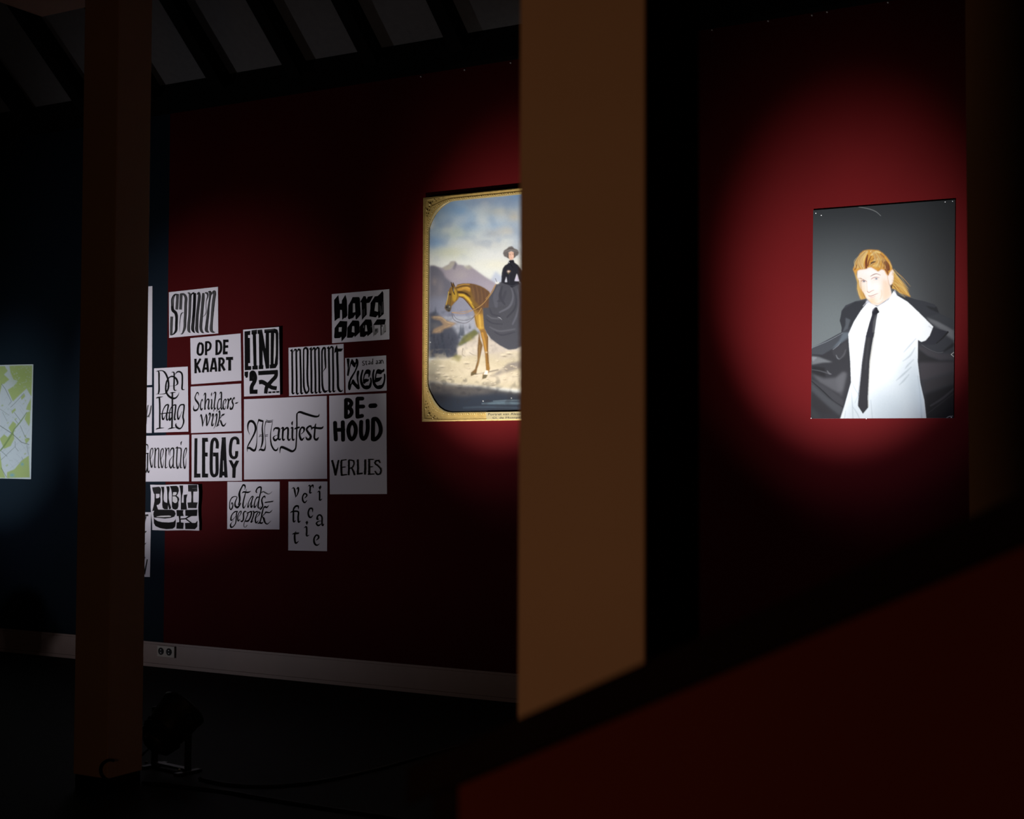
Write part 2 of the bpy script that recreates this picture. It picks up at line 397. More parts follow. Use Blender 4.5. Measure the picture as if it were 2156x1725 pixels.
# --- 'samen'
S = Sheet('white sheet with washed grey brush lettering Samen, highest on the left', (350, 600), 14.375, [(85, 225), (1570, 60), (1580, 1470), (95, 1605)])
S.g(.16, [(350, 280, 85), (345, 450, 80), (325, 750, 80)]).g(.16, [(175, 960, 80), (165, 1200, 80), (160, 1530, 75)])
S.t([(370, 290, 20), (270, 300, 50), (205, 420, 80), (195, 600, 80), (205, 760, 90), (290, 850, 95), (320, 980, 85), (315, 1200, 80), (305, 1380, 75), (230, 1490, 40), (150, 1520, 10)], .02)
S.t([(240, 340, 14), (212, 430, 20), (200, 560, 14), (200, 650, 5)], .22)
S.g(.16, [(460, 280, 85), (450, 500, 80), (440, 750, 80)])
S.g(.14, [(430, 275, 30), (540, 290, 60), (605, 400, 80), (595, 600, 78), (590, 850, 80), (575, 1100, 80), (565, 1300, 75), (500, 1470, 40), (440, 1490, 8)])
S.t([(540, 835, 8), (470, 870, 30), (435, 1000, 20), (415, 1200, 14), (410, 1420, 4)], .04)
S.g(.15, [(650, 245, 15), (700, 255, 50), (730, 330, 75), (725, 600, 75), (715, 900, 75), (690, 1200, 80), (690, 1380, 80), (740, 1450, 20)])
S.t([(740, 380, 10), (790, 270, 40), (860, 250, 60)], .02)
S.t([(870, 250, 80), (865, 500, 85), (850, 800, 85), (825, 1100, 85), (810, 1350, 85), (870, 1455, 20)], .014)
S.t([(825, 1000, 18), (815, 1200, 24), (805, 1380, 18)], .10)
S.g(.09, [(940, 300, 20), (990, 240, 50), (1010, 350, 80), (985, 600, 80), (950, 900, 80), (935, 1200, 85), (935, 1380, 85), (990, 1460, 15)])
S.g(.13, [(1130, 250, 60), (1125, 400, 85), (1100, 700, 80), (1075, 1000, 80), (1055, 1300, 80), (1090, 1420, 60), (1155, 1460, 10)])
S.g(.15, [(1180, 240, 30), (1250, 260, 55), (1265, 350, 40), (1220, 500, 14), (1210, 650, 10), (1220, 800, 16), (1190, 900, 16), (1115, 970, 8)])
S.g(.11, [(1280, 215, 30), (1340, 230, 70), (1330, 400, 50), (1300, 600, 50), (1270, 900, 70), (1235, 1200, 80), (1225, 1380, 85), (1300, 1445, 15)])
S.g(.17, [(1350, 330, 20), (1440, 210, 60), (1475, 250, 80), (1440, 500, 85), (1410, 800, 80), (1385, 1100, 70), (1370, 1350, 85), (1420, 1430, 50), (1500, 1440, 5)])
S.done()

# --- 'Den Haag' and the two sheets half hidden behind the post
S = Sheet('narrow white sheet with interlaced calligraphy Den Haag beside the left post', (300, 770), 11.9, [(295, 72), (1140, 25), (1155, 1655), (298, 1680)])
for q in ([(385, 150, 10), (418, 180, 40), (420, 400, 38), (422, 620, 42), (400, 715, 30)],
          [(340, 150, 5), (400, 135, 20), (500, 130, 26), (570, 180, 44), (630, 300, 46), (660, 450, 44), (650, 580, 42), (590, 690, 28), (500, 715, 14), (345, 715, 8)],
          [(600, 520, 8), (800, 505, 8), (870, 475, 30), (885, 420, 44), (850, 330, 46), (770, 275, 42), (690, 290, 32), (620, 380, 36), (590, 520, 40), (600, 660, 46), (660, 760, 50), (760, 820, 56), (840, 810, 40), (900, 740, 20), (925, 670, 4)],
          [(730, 170, 8), (795, 180, 36), (800, 350, 38), (800, 600, 38), (865, 615, 10)],
          [(825, 220, 8), (880, 160, 34), (950, 160, 44), (1000, 230, 42), (1005, 420, 38), (1000, 590, 38), (1065, 600, 8)],
          [(340, 820, 8), (400, 800, 36), (520, 780, 10)], [(430, 810, 44), (440, 1000, 40), (440, 1300, 40), (440, 1560, 40)], [(340, 1600, 8), (400, 1575, 34), (550, 1560, 10)],
          [(690, 690, 8), (760, 678, 30), (840, 668, 8)], [(755, 680, 40), (755, 1000, 40), (750, 1300, 40), (745, 1560, 40)], [(640, 1595, 8), (720, 1570, 34), (840, 1555, 8)],
          [(460, 1210, 20), (560, 1195, 24), (740, 1180, 28)],
          [(660, 975, 36), (590, 1000, 34), (530, 1100, 22), (500, 1220, 28), (520, 1350, 44), (570, 1280, 14), (640, 1100, 10)], [(660, 980, 40), (635, 1120, 34), (610, 1280, 36), (625, 1370, 36), (660, 1330, 6)],
          [(840, 980, 34), (760, 1010, 26), (700, 1110, 22), (680, 1230, 28), (690, 1370, 44), (750, 1270, 12)], [(840, 980, 40), (830, 1120, 36), (810, 1280, 36), (815, 1360, 34), (850, 1330, 6)],
          [(1055, 980, 36), (960, 990, 34), (905, 1090, 26), (885, 1220, 32), (905, 1350, 36), (960, 1240, 10), (1000, 1150, 8)],
          [(1050, 985, 40), (1045, 1100, 34), (1020, 1280, 36), (1040, 1400, 38), (1000, 1530, 26), (940, 1580, 40), (870, 1550, 50), (840, 1490, 34), (855, 1440, 6)]):
    S.t(q, .018)
S.done()
S = Sheet('tall blank white sheet mostly hidden behind the left post', (0, 0), 1, [(200, 613), (321.2, 602.6), (320.4, 810.8), (198, 816)]); S.done()
S = Sheet('white sheet with pale grey handwriting, mostly hidden behind the left post', (300, 770), 11.9, [(-880, 580), (247, 545), (238, 1688), (-885, 1700)])
for q in ([(85, 980, 26), (60, 1100, 24), (55, 1300, 24)], [(60, 1300, 20), (110, 1150, 18), (150, 1000, 20)], [(150, 990, 24), (120, 1150, 26), (95, 1470, 26)],
          [(130, 1290, 24), (190, 1200, 30), (225, 1000, 24)], [(165, 1300, 20), (190, 1190, 16), (210, 1080, 14)], [(-60, 1000, 24), (-90, 1150, 26), (-60, 1290, 26), (0, 1200, 16), (30, 1000, 24)]):
    S.t(q, .14)
S.done()

# --- 'Op de kaart'
S = Sheet('white sheet with bold capitals Op de Kaart', (400, 700), 15.0, [(18, 185), (1605, 35), (1630, 1525), (45, 1645)])
S.l(72, [(340, 340), (400, 390), (412, 500), (405, 620), (370, 690), (310, 705), (258, 660), (252, 560), (270, 430), (300, 360), (340, 340)])
S.l(72, [(520, 300), (515, 500), (515, 725)]).l(68, [(490, 322), (590, 312), (650, 370), (655, 460), (620, 540), (530, 580)])
S.l(72, [(848, 260), (848, 480), (846, 720)]).l(75, [(815, 285), (920, 278), (980, 360), (992, 500), (970, 600), (910, 672), (815, 685)])
S.l(72, [(1092, 230), (1090, 450), (1082, 700)]).l(85, [(1060, 275), (1225, 270)]).l(82, [(1080, 458), (1215, 448)]).l(90, [(1045, 655), (1195, 650)])
S.l(72, [(180, 835), (185, 1060), (185, 1295)]).l(66, [(340, 830), (270, 960), (190, 1080)]).l(70, [(220, 1050), (280, 1150), (325, 1275)])
for q in ([(512, 820), (480, 960), (415, 1270)], [(527, 820), (555, 1000), (575, 1255)], [(755, 810), (720, 960), (660, 1250)], [(772, 808), (810, 1000), (835, 1245)]): S.l(68, q)
S.p([(482, 822), (570, 815), (575, 960), (470, 960)]).p([(710, 815), (815, 805), (812, 930), (700, 930)]).l(72, [(450, 1145), (575, 1145)]).l(72, [(690, 1140), (820, 1140)])
S.l(72, [(940, 800), (940, 1020), (940, 1240)]).l(68, [(905, 838), (1010, 828), (1068, 890), (1050, 980), (970, 1040)]).l(74, [(1010, 1030), (1060, 1130), (1105, 1205)])
S.l(95, [(1145, 830), (1365, 825)]).l(85, [(1265, 830), (1260, 1010), (1262, 1210)])
S.done()

# --- 'Schilderswijk'
S = Sheet('white sheet with slanted calligraphy Schilders-wijk on two lines', (400, 805), 15.678, [(32, 148), (1693, 45), (1705, 1612), (42, 1680)])
for q in ([(290, 450, 6), (285, 370, 34), (250, 340, 40), (210, 400, 30), (175, 500, 38), (200, 590, 58), (260, 670, 64), (300, 760, 44), (285, 850, 34), (230, 920, 60), (160, 930, 66), (125, 870, 34), (130, 770, 8)],
          [(420, 640, 14), (415, 570, 36), (385, 610, 26), (360, 720, 32), (355, 840, 40), (385, 910, 58), (430, 850, 10)],
          [(455, 450, 6), (490, 380, 34), (520, 380, 44), (515, 560, 44), (505, 760, 42), (500, 900, 40), (530, 850, 12)], [(530, 720, 8), (560, 600, 26), (610, 560, 46), (635, 610, 44), (620, 740, 42), (610, 860, 44), (640, 890, 34), (665, 800, 6)],
          [(690, 600, 6), (725, 570, 32), (728, 680, 40), (715, 820, 42), (730, 890, 40), (765, 820, 6)], [(735, 330, 6), (718, 400, 34), (715, 470, 5)],
          [(780, 400, 6), (820, 340, 36), (855, 350, 44), (845, 480, 42), (820, 660, 38), (808, 820, 42), (830, 890, 44), (870, 830, 8)],
          [(980, 400, 6), (1015, 340, 36), (1045, 350, 44), (1045, 520, 42), (1040, 720, 40), (1035, 860, 42), (1060, 895, 34), (1080, 830, 8)], [(1030, 560, 28), (985, 560, 40), (940, 640, 28), (915, 760, 30), (920, 870, 46), (955, 900, 34), (1010, 830, 12)],
          [(1140, 740, 6), (1190, 640, 22), (1195, 580, 40), (1160, 570, 36), (1115, 650, 26), (1100, 780, 38), (1120, 880, 50), (1165, 880, 26), (1200, 780, 5)],
          [(1240, 600, 6), (1265, 550, 36), (1280, 620, 44), (1265, 740, 38), (1245, 880, 38), (1285, 780, 10)], [(1290, 640, 8), (1330, 570, 44), (1365, 530, 40), (1370, 600, 14)],
          [(1475, 580, 8), (1470, 510, 34), (1430, 560, 34), (1400, 640, 44), (1430, 720, 46), (1430, 800, 36), (1385, 880, 60), (1340, 880, 48), (1340, 800, 6)],
          [(340, 1150, 6), (375, 1070, 34), (395, 1160, 46), (420, 1300, 44), (425, 1420, 36), (418, 1470, 6)], [(425, 1440, 10), (470, 1280, 14), (530, 1100, 20), (545, 1060, 24), (560, 1160, 46), (560, 1320, 46), (560, 1440, 44)],
          [(560, 1450, 36), (620, 1330, 24), (665, 1150, 32), (680, 1050, 50), (650, 1030, 44), (625, 1110, 6)],
          [(715, 1150, 6), (755, 1060, 36), (775, 1060, 46), (765, 1180, 38), (735, 1330, 40), (735, 1430, 50), (770, 1420, 30), (805, 1350, 6)], [(800, 900, 20), (795, 940, 18), (785, 985, 5)],
          [(830, 1150, 6), (870, 1060, 34), (895, 1060, 44), (890, 1180, 40), (865, 1350, 32), (840, 1450, 18), (780, 1545, 4)], [(905, 915, 18), (900, 950, 18), (888, 985, 5)],
          [(945, 1010, 6), (980, 950, 40), (990, 1040, 44), (980, 1180, 42), (945, 1330, 36), (910, 1440, 40)], [(870, 1470, 16), (930, 1430, 36), (985, 1400, 10)], [(990, 1210, 12), (1060, 1120, 20), (1090, 1080, 40)],
          [(1000, 1250, 20), (1030, 1300, 50), (1060, 1390, 50), (1105, 1440, 62), (1150, 1420, 40), (1200, 1340, 5)]):
    S.t(q, .022)
S.p([(1480, 715), (1535, 665), (1615, 660), (1555, 715)], .022).p([(1030, 1110), (1080, 1050), (1170, 1035), (1120, 1105)], .022)
S.done()

# --- "Eind '27"
S = Sheet("curling white sheet with heavy slab letters Eind '27", (510, 685), 11.133, [(42, 108), (905, 45), (918, 1635), (52, 1672)], lift=(0.003, 0.010, 0.005))
S.p([(75, 150), (215, 135), (210, 235), (158, 235), (160, 300), (205, 300), (205, 890), (158, 895), (160, 960), (232, 960), (230, 1050), (75, 1060)])
S.p([(245, 125), (378, 108), (375, 205), (352, 215), (360, 945), (388, 945), (388, 1040), (258, 1045), (258, 955), (288, 955), (272, 225), (245, 220)])
S.p([(390, 115), (500, 105), (580, 560), (585, 190), (555, 190), (555, 105), (690, 95), (685, 185), (665, 190), (665, 1015), (585, 1025), (510, 580), (505, 935), (525, 940), (520, 1030), (412, 1035), (412, 945), (425, 940), (420, 210), (392, 210)])
S.p([(680, 100), (800, 85), (870, 110), (892, 200), (880, 760), (870, 920), (820, 1010), (680, 1020), (675, 930), (700, 925), (712, 185), (680, 185)])
S.w([(795, 185), (825, 200), (830, 400), (825, 700), (795, 910), (772, 905), (780, 560), (790, 300)]).w([(668, 192), (710, 190), (692, 915), (672, 930)])
S.t([(575, 120, 28), (680, 115, 34), (790, 108, 20)], .10).t([(255, 150, 20), (360, 140, 22)], .05).t([(400, 140, 20), (490, 135, 22)], .05)
S.p([(70, 1095), (155, 1085), (150, 1210), (135, 1232), (95, 1235), (90, 1200), (70, 1190)])
S.t([(230, 1310, 88), (230, 1200, 90), (240, 1125, 95), (285, 1118, 95), (325, 1220, 92), (300, 1330, 92), (240, 1440, 92), (232, 1580, 92)]).p([(190, 1515), (380, 1510), (375, 1610), (188, 1612)])
S.l(98, [(400, 1127), (868, 1100)]).t([(835, 1060, 75), (820, 1200, 88), (720, 1310, 90), (640, 1400, 90), (592, 1480, 88), (575, 1605, 82)], .016).t([(415, 1340, 100), (500, 1335, 100), (600, 1390, 92), (720, 1460, 92), (840, 1480, 92)], .016)
for x in (640, 735, 830): S.p([(x, 1560 - (x - 640) * .06), (x + 75, 1556 - (x - 640) * .06), (x + 75, 1595 - (x - 640) * .06), (x, 1597 - (x - 640) * .06)])
S.done()

# --- 'moment'
S = Sheet('white sheet filled with tall narrow black letters Moment', (605, 720), 14.376, [(42, 180), (1708, 62), (1722, 1552), (58, 1640)])
for (x0, y0, x1, y1) in ((150, 260, 160, 1550), (275, 240, 290, 1560), (395, 230, 422, 1550), (725, 200, 735, 1530), (842, 190, 858, 1530), (960, 180, 975, 1520), (1262, 170, 1278, 1500), (1385, 160, 1395, 1490)):
    S.t([(x0, y0, 50), (x0 + (x1 - x0) * .3, y0 + 400, 54), (x0 + (x1 - x0) * .6 + 4, y0 + 850, 56), (x1, y1, 56)], .01)
    S.t([(x1 + 2, y1 - 15, 54), (x1 + 25, y1 + 20, 50), (x1 + 75, y1 - 20, 8)], .01)
for q in ([(500, 250, 40), (498, 500, 40), (500, 900, 46), (505, 1300, 50), (530, 1460, 56), (580, 1550, 60), (640, 1500, 44), (655, 1420, 44), (625, 1280, 52), (612, 1000, 54), (618, 600, 54), (622, 290, 56)],
          [(490, 320, 20), (510, 225, 50), (565, 185, 60), (615, 230, 60), (622, 320, 56)],
          [(195, 300, 15), (240, 230, 40), (280, 260, 55)], [(310, 300, 15), (350, 225, 45), (395, 260, 55)],
          [(760, 260, 15), (810, 185, 50), (845, 230, 55)], [(870, 260, 15), (920, 172, 45), (965, 220, 55)], [(1290, 230, 15), (1340, 148, 50), (1390, 200, 55)],
          [(1155, 230, 50), (1120, 180, 56), (1075, 230, 50), (1055, 330, 46), (1055, 700, 46), (1060, 1100, 48), (1072, 1350, 56), (1110, 1480, 66), (1160, 1510, 66), (1245, 1465, 8)],
          [(1150, 190, 46), (1148, 420, 48), (1160, 640, 48), (1165, 780, 40)], [(1175, 775, 30), (1130, 840, 22), (1090, 905, 5)],
          [(1515, 220, 60), (1520, 600, 60), (1535, 1000, 62), (1540, 1350, 64), (1580, 1470, 68), (1635, 1500, 50), (1690, 1455, 6)]):
    S.t(q, .01)
S.p([(85, 265), (155, 215), (185, 330), (125, 300)], .01).p([(672, 205), (738, 158), (760, 240), (690, 250)], .03).p([(1200, 190), (1255, 132), (1290, 230), (1225, 215)], .01)
S.p([(1500, 95), (1528, 205), (1690, 208), (1640, 292), (1485, 305), (1432, 348), (1445, 220)], .01)
S.done()

# --- 'Hard gaat'
S = Sheet('white sheet with heavy black gothic brush letters Hard gaat, topmost on the right', (695, 605), 14.377, [(58, 210), (1797, 58), (1800, 1578), (68, 1695)])
K = .006
S.p([(130, 385), (255, 240), (295, 500), (360, 495), (365, 400), (470, 230), (515, 400), (530, 860), (470, 935), (440, 930), (375, 990), (365, 690), (310, 690), (305, 930), (240, 950), (145, 1030), (130, 600)], K)
S.p([(690, 300), (880, 298), (910, 340), (920, 600), (935, 830), (850, 930), (800, 980), (780, 960), (775, 830), (700, 930), (580, 975), (548, 940), (560, 550), (640, 410)], K).w([(700, 490), (760, 490), (772, 755), (695, 770)])
S.p([(915, 450), (1020, 270), (1085, 275), (1115, 370), (1150, 290), (1310, 262), (1240, 410), (1200, 470), (1110, 485), (1118, 830), (1000, 960), (970, 1000), (960, 460)], K)
S.p([(1360, 280), (1450, 265), (1530, 190), (1590, 115), (1620, 170), (1632, 810), (1475, 950), (1455, 840), (1390, 915), (1195, 885), (1225, 650), (1230, 480)], K).w([(1385, 460), (1460, 465), (1455, 745), (1350, 715)])
for q in ([(1590, 440), (1600, 440), (1592, 780), (1572, 760)], [(1528, 560), (1540, 560), (1552, 850), (1532, 850)], [(1490, 520), (1498, 520), (1496, 730), (1484, 730)], [(990, 680), (1002, 680), (995, 900), (985, 900)], [(1040, 650), (1050, 650), (1048, 850), (1036, 850)]): S.p(q, .22)
S.p([(310, 1020), (525, 1035), (520, 1200), (500, 1480), (355, 1645), (350, 1500), (300, 1540), (150, 1550), (130, 1520), (145, 1240), (230, 1120)], K).w([(275, 1215), (365, 1210), (355, 1345), (270, 1350)])
S.p([(690, 1005), (870, 1015), (890, 1060), (905, 1370), (755, 1515), (740, 1460), (680, 1530), (520, 1535), (530, 1230), (610, 1110)], K).w([(680, 1180), (740, 1180), (748, 1375), (665, 1355)])
S.p([(1080, 975), (1250, 980), (1275, 1080), (1295, 1360), (1140, 1490), (1130, 1430), (1040, 1510), (915, 1500), (905, 1190), (990, 1080)], K).w([(1080, 1150), (1110, 1145), (1140, 1335), (1065, 1335)])
S.p([(1015, 1160), (1045, 1160), (1040, 1230), (1010, 1240)], .2).p([(1245, 1170), (1262, 1170), (1262, 1215), (1245, 1215)], .2)
S.p([(1430, 975), (1695, 970), (1665, 1130), (1540, 1140), (1310, 1150)], K)
for q, g_ in (([(1310, 1160), (1345, 1160), (1350, 1450), (1320, 1500)], .3), ([(1370, 1250), (1460, 1250), (1465, 1360), (1380, 1450), (1350, 1440)], .25), ([(1380, 1270), (1425, 1275), (1415, 1345), (1375, 1340)], .08),
              ([(1530, 1140), (1560, 1140), (1572, 1440), (1540, 1470)], .14), ([(1565, 1150), (1600, 1150), (1590, 1200), (1570, 1210)], .05), ([(1640, 1140), (1690, 1130), (1700, 1350), (1580, 1460), (1600, 1300)], .42), ([(1665, 1320), (1705, 1335), (1650, 1375)], .15)): S.p(q, g_)
S.done()

# --- 'stad aan zee'
S = Sheet('small white sheet with swelling letters stad aan Zee', (722, 745), 20.29, [(100, 190), (1855, 72), (1878, 1580), (125, 1680)])
S.p([(165, 210), (280, 200), (295, 300), (270, 600), (250, 760), (335, 350), (390, 215), (440, 270), (520, 390), (550, 350), (555, 220), (610, 205), (660, 270), (680, 370), (660, 520), (560, 760), (420, 1020), (350, 1150), (330, 1290), (345, 1300), (380, 1180), (430, 1085), (480, 1120), (560, 1250), (650, 1330), (600, 1100), (590, 880), (610, 760), (660, 710), (710, 740), (700, 860), (670, 1000), (690, 1260), (735, 1480), (680, 1530), (600, 1500), (510, 1400), (410, 1290), (380, 1330), (330, 1540), (280, 1570), (235, 1510), (225, 1400), (240, 1230), (330, 1010), (500, 750), (560, 600), (590, 430), (570, 450), (540, 560), (500, 590), (440, 540), (370, 430), (330, 560), (265, 900), (250, 955), (200, 950), (185, 900), (215, 620)], K)
S.t([(855, 715, 70), (815, 850, 74), (785, 1000, 80), (790, 1180, 100), (840, 1330, 120), (920, 1430, 140), (1050, 1440, 170), (1150, 1400, 120), (1195, 1280, 90), (1215, 1180, 74), (1195, 1050, 60)], K, caps=True)
S.p([(960, 760), (1000, 690), (1080, 665), (1160, 690), (1200, 750), (1180, 900), (1130, 1015), (1100, 1000), (1100, 880), (1060, 860), (990, 870), (940, 950), (915, 1090), (990, 1065), (1060, 1085), (1135, 1095), (1100, 1180), (1000, 1220), (930, 1300), (870, 1250), (860, 1150), (900, 900)], K)
S.t([(1335, 705, 70), (1300, 850, 78), (1300, 1000, 86), (1320, 1180, 100), (1370, 1330, 120), (1470, 1430, 140), (1600, 1425, 170), (1700, 1370, 110), (1765, 1230, 74), (1795, 1050, 70), (1788, 885, 62)], K, caps=True)
S.p([(1440, 720), (1500, 655), (1570, 665), (1660, 700), (1710, 690), (1750, 640), (1790, 680), (1770, 770), (1700, 800), (1640, 880), (1560, 870), (1480, 850), (1450, 880), (1430, 1030), (1560, 1020), (1660, 990), (1680, 1030), (1600, 1150), (1510, 1200), (1410, 1230), (1350, 1200), (1370, 1100), (1390, 900)], K)
S.t([(930, 310, 26), (870, 320, 26), (845, 370, 28), (890, 410, 28), (935, 450, 28), (900, 495, 30), (835, 480, 26)], K).t([(990, 330, 28), (1000, 420, 30), (1015, 470, 30), (1055, 465, 24)], K).t([(960, 330, 26), (1050, 315, 24)], K)
for dx, dy in ((0, 0), (322, -15), (440, -30)):
    S.t([(1100 + dx, 330 + dy, 24), (1150 + dx, 320 + dy, 28), (1165 + dx, 380 + dy, 28), (1165 + dx, 460 + dy, 30)], K).t([(1160 + dx, 395 + dy, 20), (1110 + dx, 415 + dy, 26), (1112 + dx, 455 + dy, 26), (1165 + dx, 445 + dy, 24)], K)
S.t([(1285, 210, 26), (1285, 350, 28), (1285, 455, 30)], K).t([(1280, 350, 22), (1230, 370, 26), (1220, 420, 26), (1250, 450, 26), (1285, 430, 20)], K)
S.t([(1640, 270, 26), (1650, 430, 28)], K).t([(1655, 320, 20), (1690, 275, 26), (1720, 310, 28), (1740, 425, 28)], K)
S.done()

# --- 'Generatie'
S = Sheet('white sheet with thin calligraphy Generatie touching the left post', (296, 910), 15.972, [(20, 132), (1638, 92), (1632, 1660), (10, 1668)])
e1 = [(350, 900, 8), (400, 760, 18), (425, 620, 28), (400, 545, 32), (350, 600, 30), (325, 760, 36), (330, 940, 38), (355, 1100, 42), (380, 1190, 40), (420, 1080, 18), (440, 900, 6)]
for q in ([(255, 600, 10), (255, 470, 30), (215, 420, 45), (165, 460, 30), (130, 560, 32), (118, 760, 34), (112, 1000, 36), (125, 1200, 45), (180, 1350, 55), (215, 1280, 30), (235, 1150, 20)],
          [(250, 720, 45), (245, 950, 45), (240, 1150, 40), (250, 1300, 40), (280, 1360, 40), (315, 1280, 8)], [(165, 775, 15), (190, 725, 35), (285, 710, 25)],
          e1, [(x + 352, y + 12, wd) for x, y, wd in e1],
          [(460, 565, 10), (500, 545, 34), (505, 640, 42), (490, 860, 36), (485, 1040, 36), (485, 1190, 40), (535, 1160, 8)], [(510, 680, 10), (545, 590, 22), (600, 540, 36), (620, 620, 36), (612, 860, 34), (608, 1050, 34), (620, 1200, 40), (670, 1165, 8)],
          [(815, 550, 10), (860, 545, 34), (862, 680, 42), (852, 900, 34), (845, 1100, 36), (848, 1205, 40), (930, 1165, 10)], [(870, 690, 10), (905, 580, 22), (955, 540, 36), (962, 640, 24), (950, 770, 8)],
          [(995, 800, 8), (1005, 640, 24), (1060, 550, 48), (1115, 560, 48), (1125, 700, 40), (1110, 900, 36), (1105, 1080, 34), (1115, 1200, 36), (1180, 1180, 20)], [(1105, 800, 10), (1030, 890, 18), (985, 970, 28), (980, 1100, 40), (1025, 1210, 48), (1080, 1120, 22), (1100, 1000, 10)],
          [(1180, 550, 14), (1250, 500, 30), (1240, 600, 40), (1225, 850, 38), (1220, 1050, 40), (1250, 1220, 52), (1300, 1140, 20), (1310, 1020, 6)], [(1200, 545, 24), (1320, 535, 36), (1370, 570, 40), (1370, 750, 36), (1355, 1000, 34), (1355, 1195, 38), (1415, 1180, 10)],
          [(1400, 310, 8), (1370, 360, 36), (1365, 450, 4)],
          [(1480, 880, 6), (1530, 740, 16), (1555, 600, 28), (1540, 535, 34), (1490, 610, 28), (1455, 780, 32), (1450, 980, 34), (1470, 1150, 40), (1495, 1225, 40), (1530, 1110, 20), (1545, 880, 5)]):
    S.t(q, .022)
S.done()

# --- 'Legacy'
S = Sheet('white sheet with tall dark grey block capitals Legacy', (400, 910), 15.974, [(62, 88), (1752, 35), (1755, 1640), (62, 1658)])
K2 = .022
S.p([(160, 210), (258, 210), (245, 1395), (360, 1395), (360, 1530), (145, 1535)], K2)
S.p([(415, 195), (605, 195), (620, 325), (520, 330), (520, 690), (605, 690), (600, 825), (520, 820), (520, 1395), (620, 1400), (615, 1530), (410, 1530)], K2)
S.l(105, [(920, 555), (930, 400), (890, 270), (830, 235), (770, 290), (738, 430), (727, 700), (720, 1100), (730, 1350), (780, 1460), (840, 1470), (900, 1420), (920, 1300), (918, 1050), (915, 780)], K2).p([(785, 690), (965, 690), (965, 820), (785, 820)], K2)
S.p([(1085, 180), (1210, 175), (1235, 900), (1275, 1530), (1175, 1530), (1155, 1465), (1105, 1465), (1085, 1535), (990, 1535), (1040, 700)], K2).w([(1125, 960), (1140, 960), (1158, 1330), (1118, 1330)])
S.l(100, [(1622, 415), (1620, 290), (1580, 220), (1510, 200), (1430, 240), (1390, 350), (1368, 520), (1365, 680), (1390, 800), (1450, 860), (1520, 860), (1570, 800), (1580, 640)], K2)
S.p([(1310, 945), (1415, 950), (1480, 1085), (1560, 955), (1665, 965), (1550, 1210), (1535, 1545), (1430, 1540), (1435, 1220)], K2)
for q in ([(165, 1440, 18), (250, 1490, 30), (345, 1505, 12)], [(760, 260, 14), (830, 225, 40), (900, 260, 14)], [(1420, 220, 10), (1510, 200, 34), (1590, 230, 10)], [(1400, 820, 10), (1480, 850, 26), (1550, 840, 10)], [(1070, 200, 20), (1150, 260, 60), (1200, 420, 20)]): S.t(q, .045)
S.done()

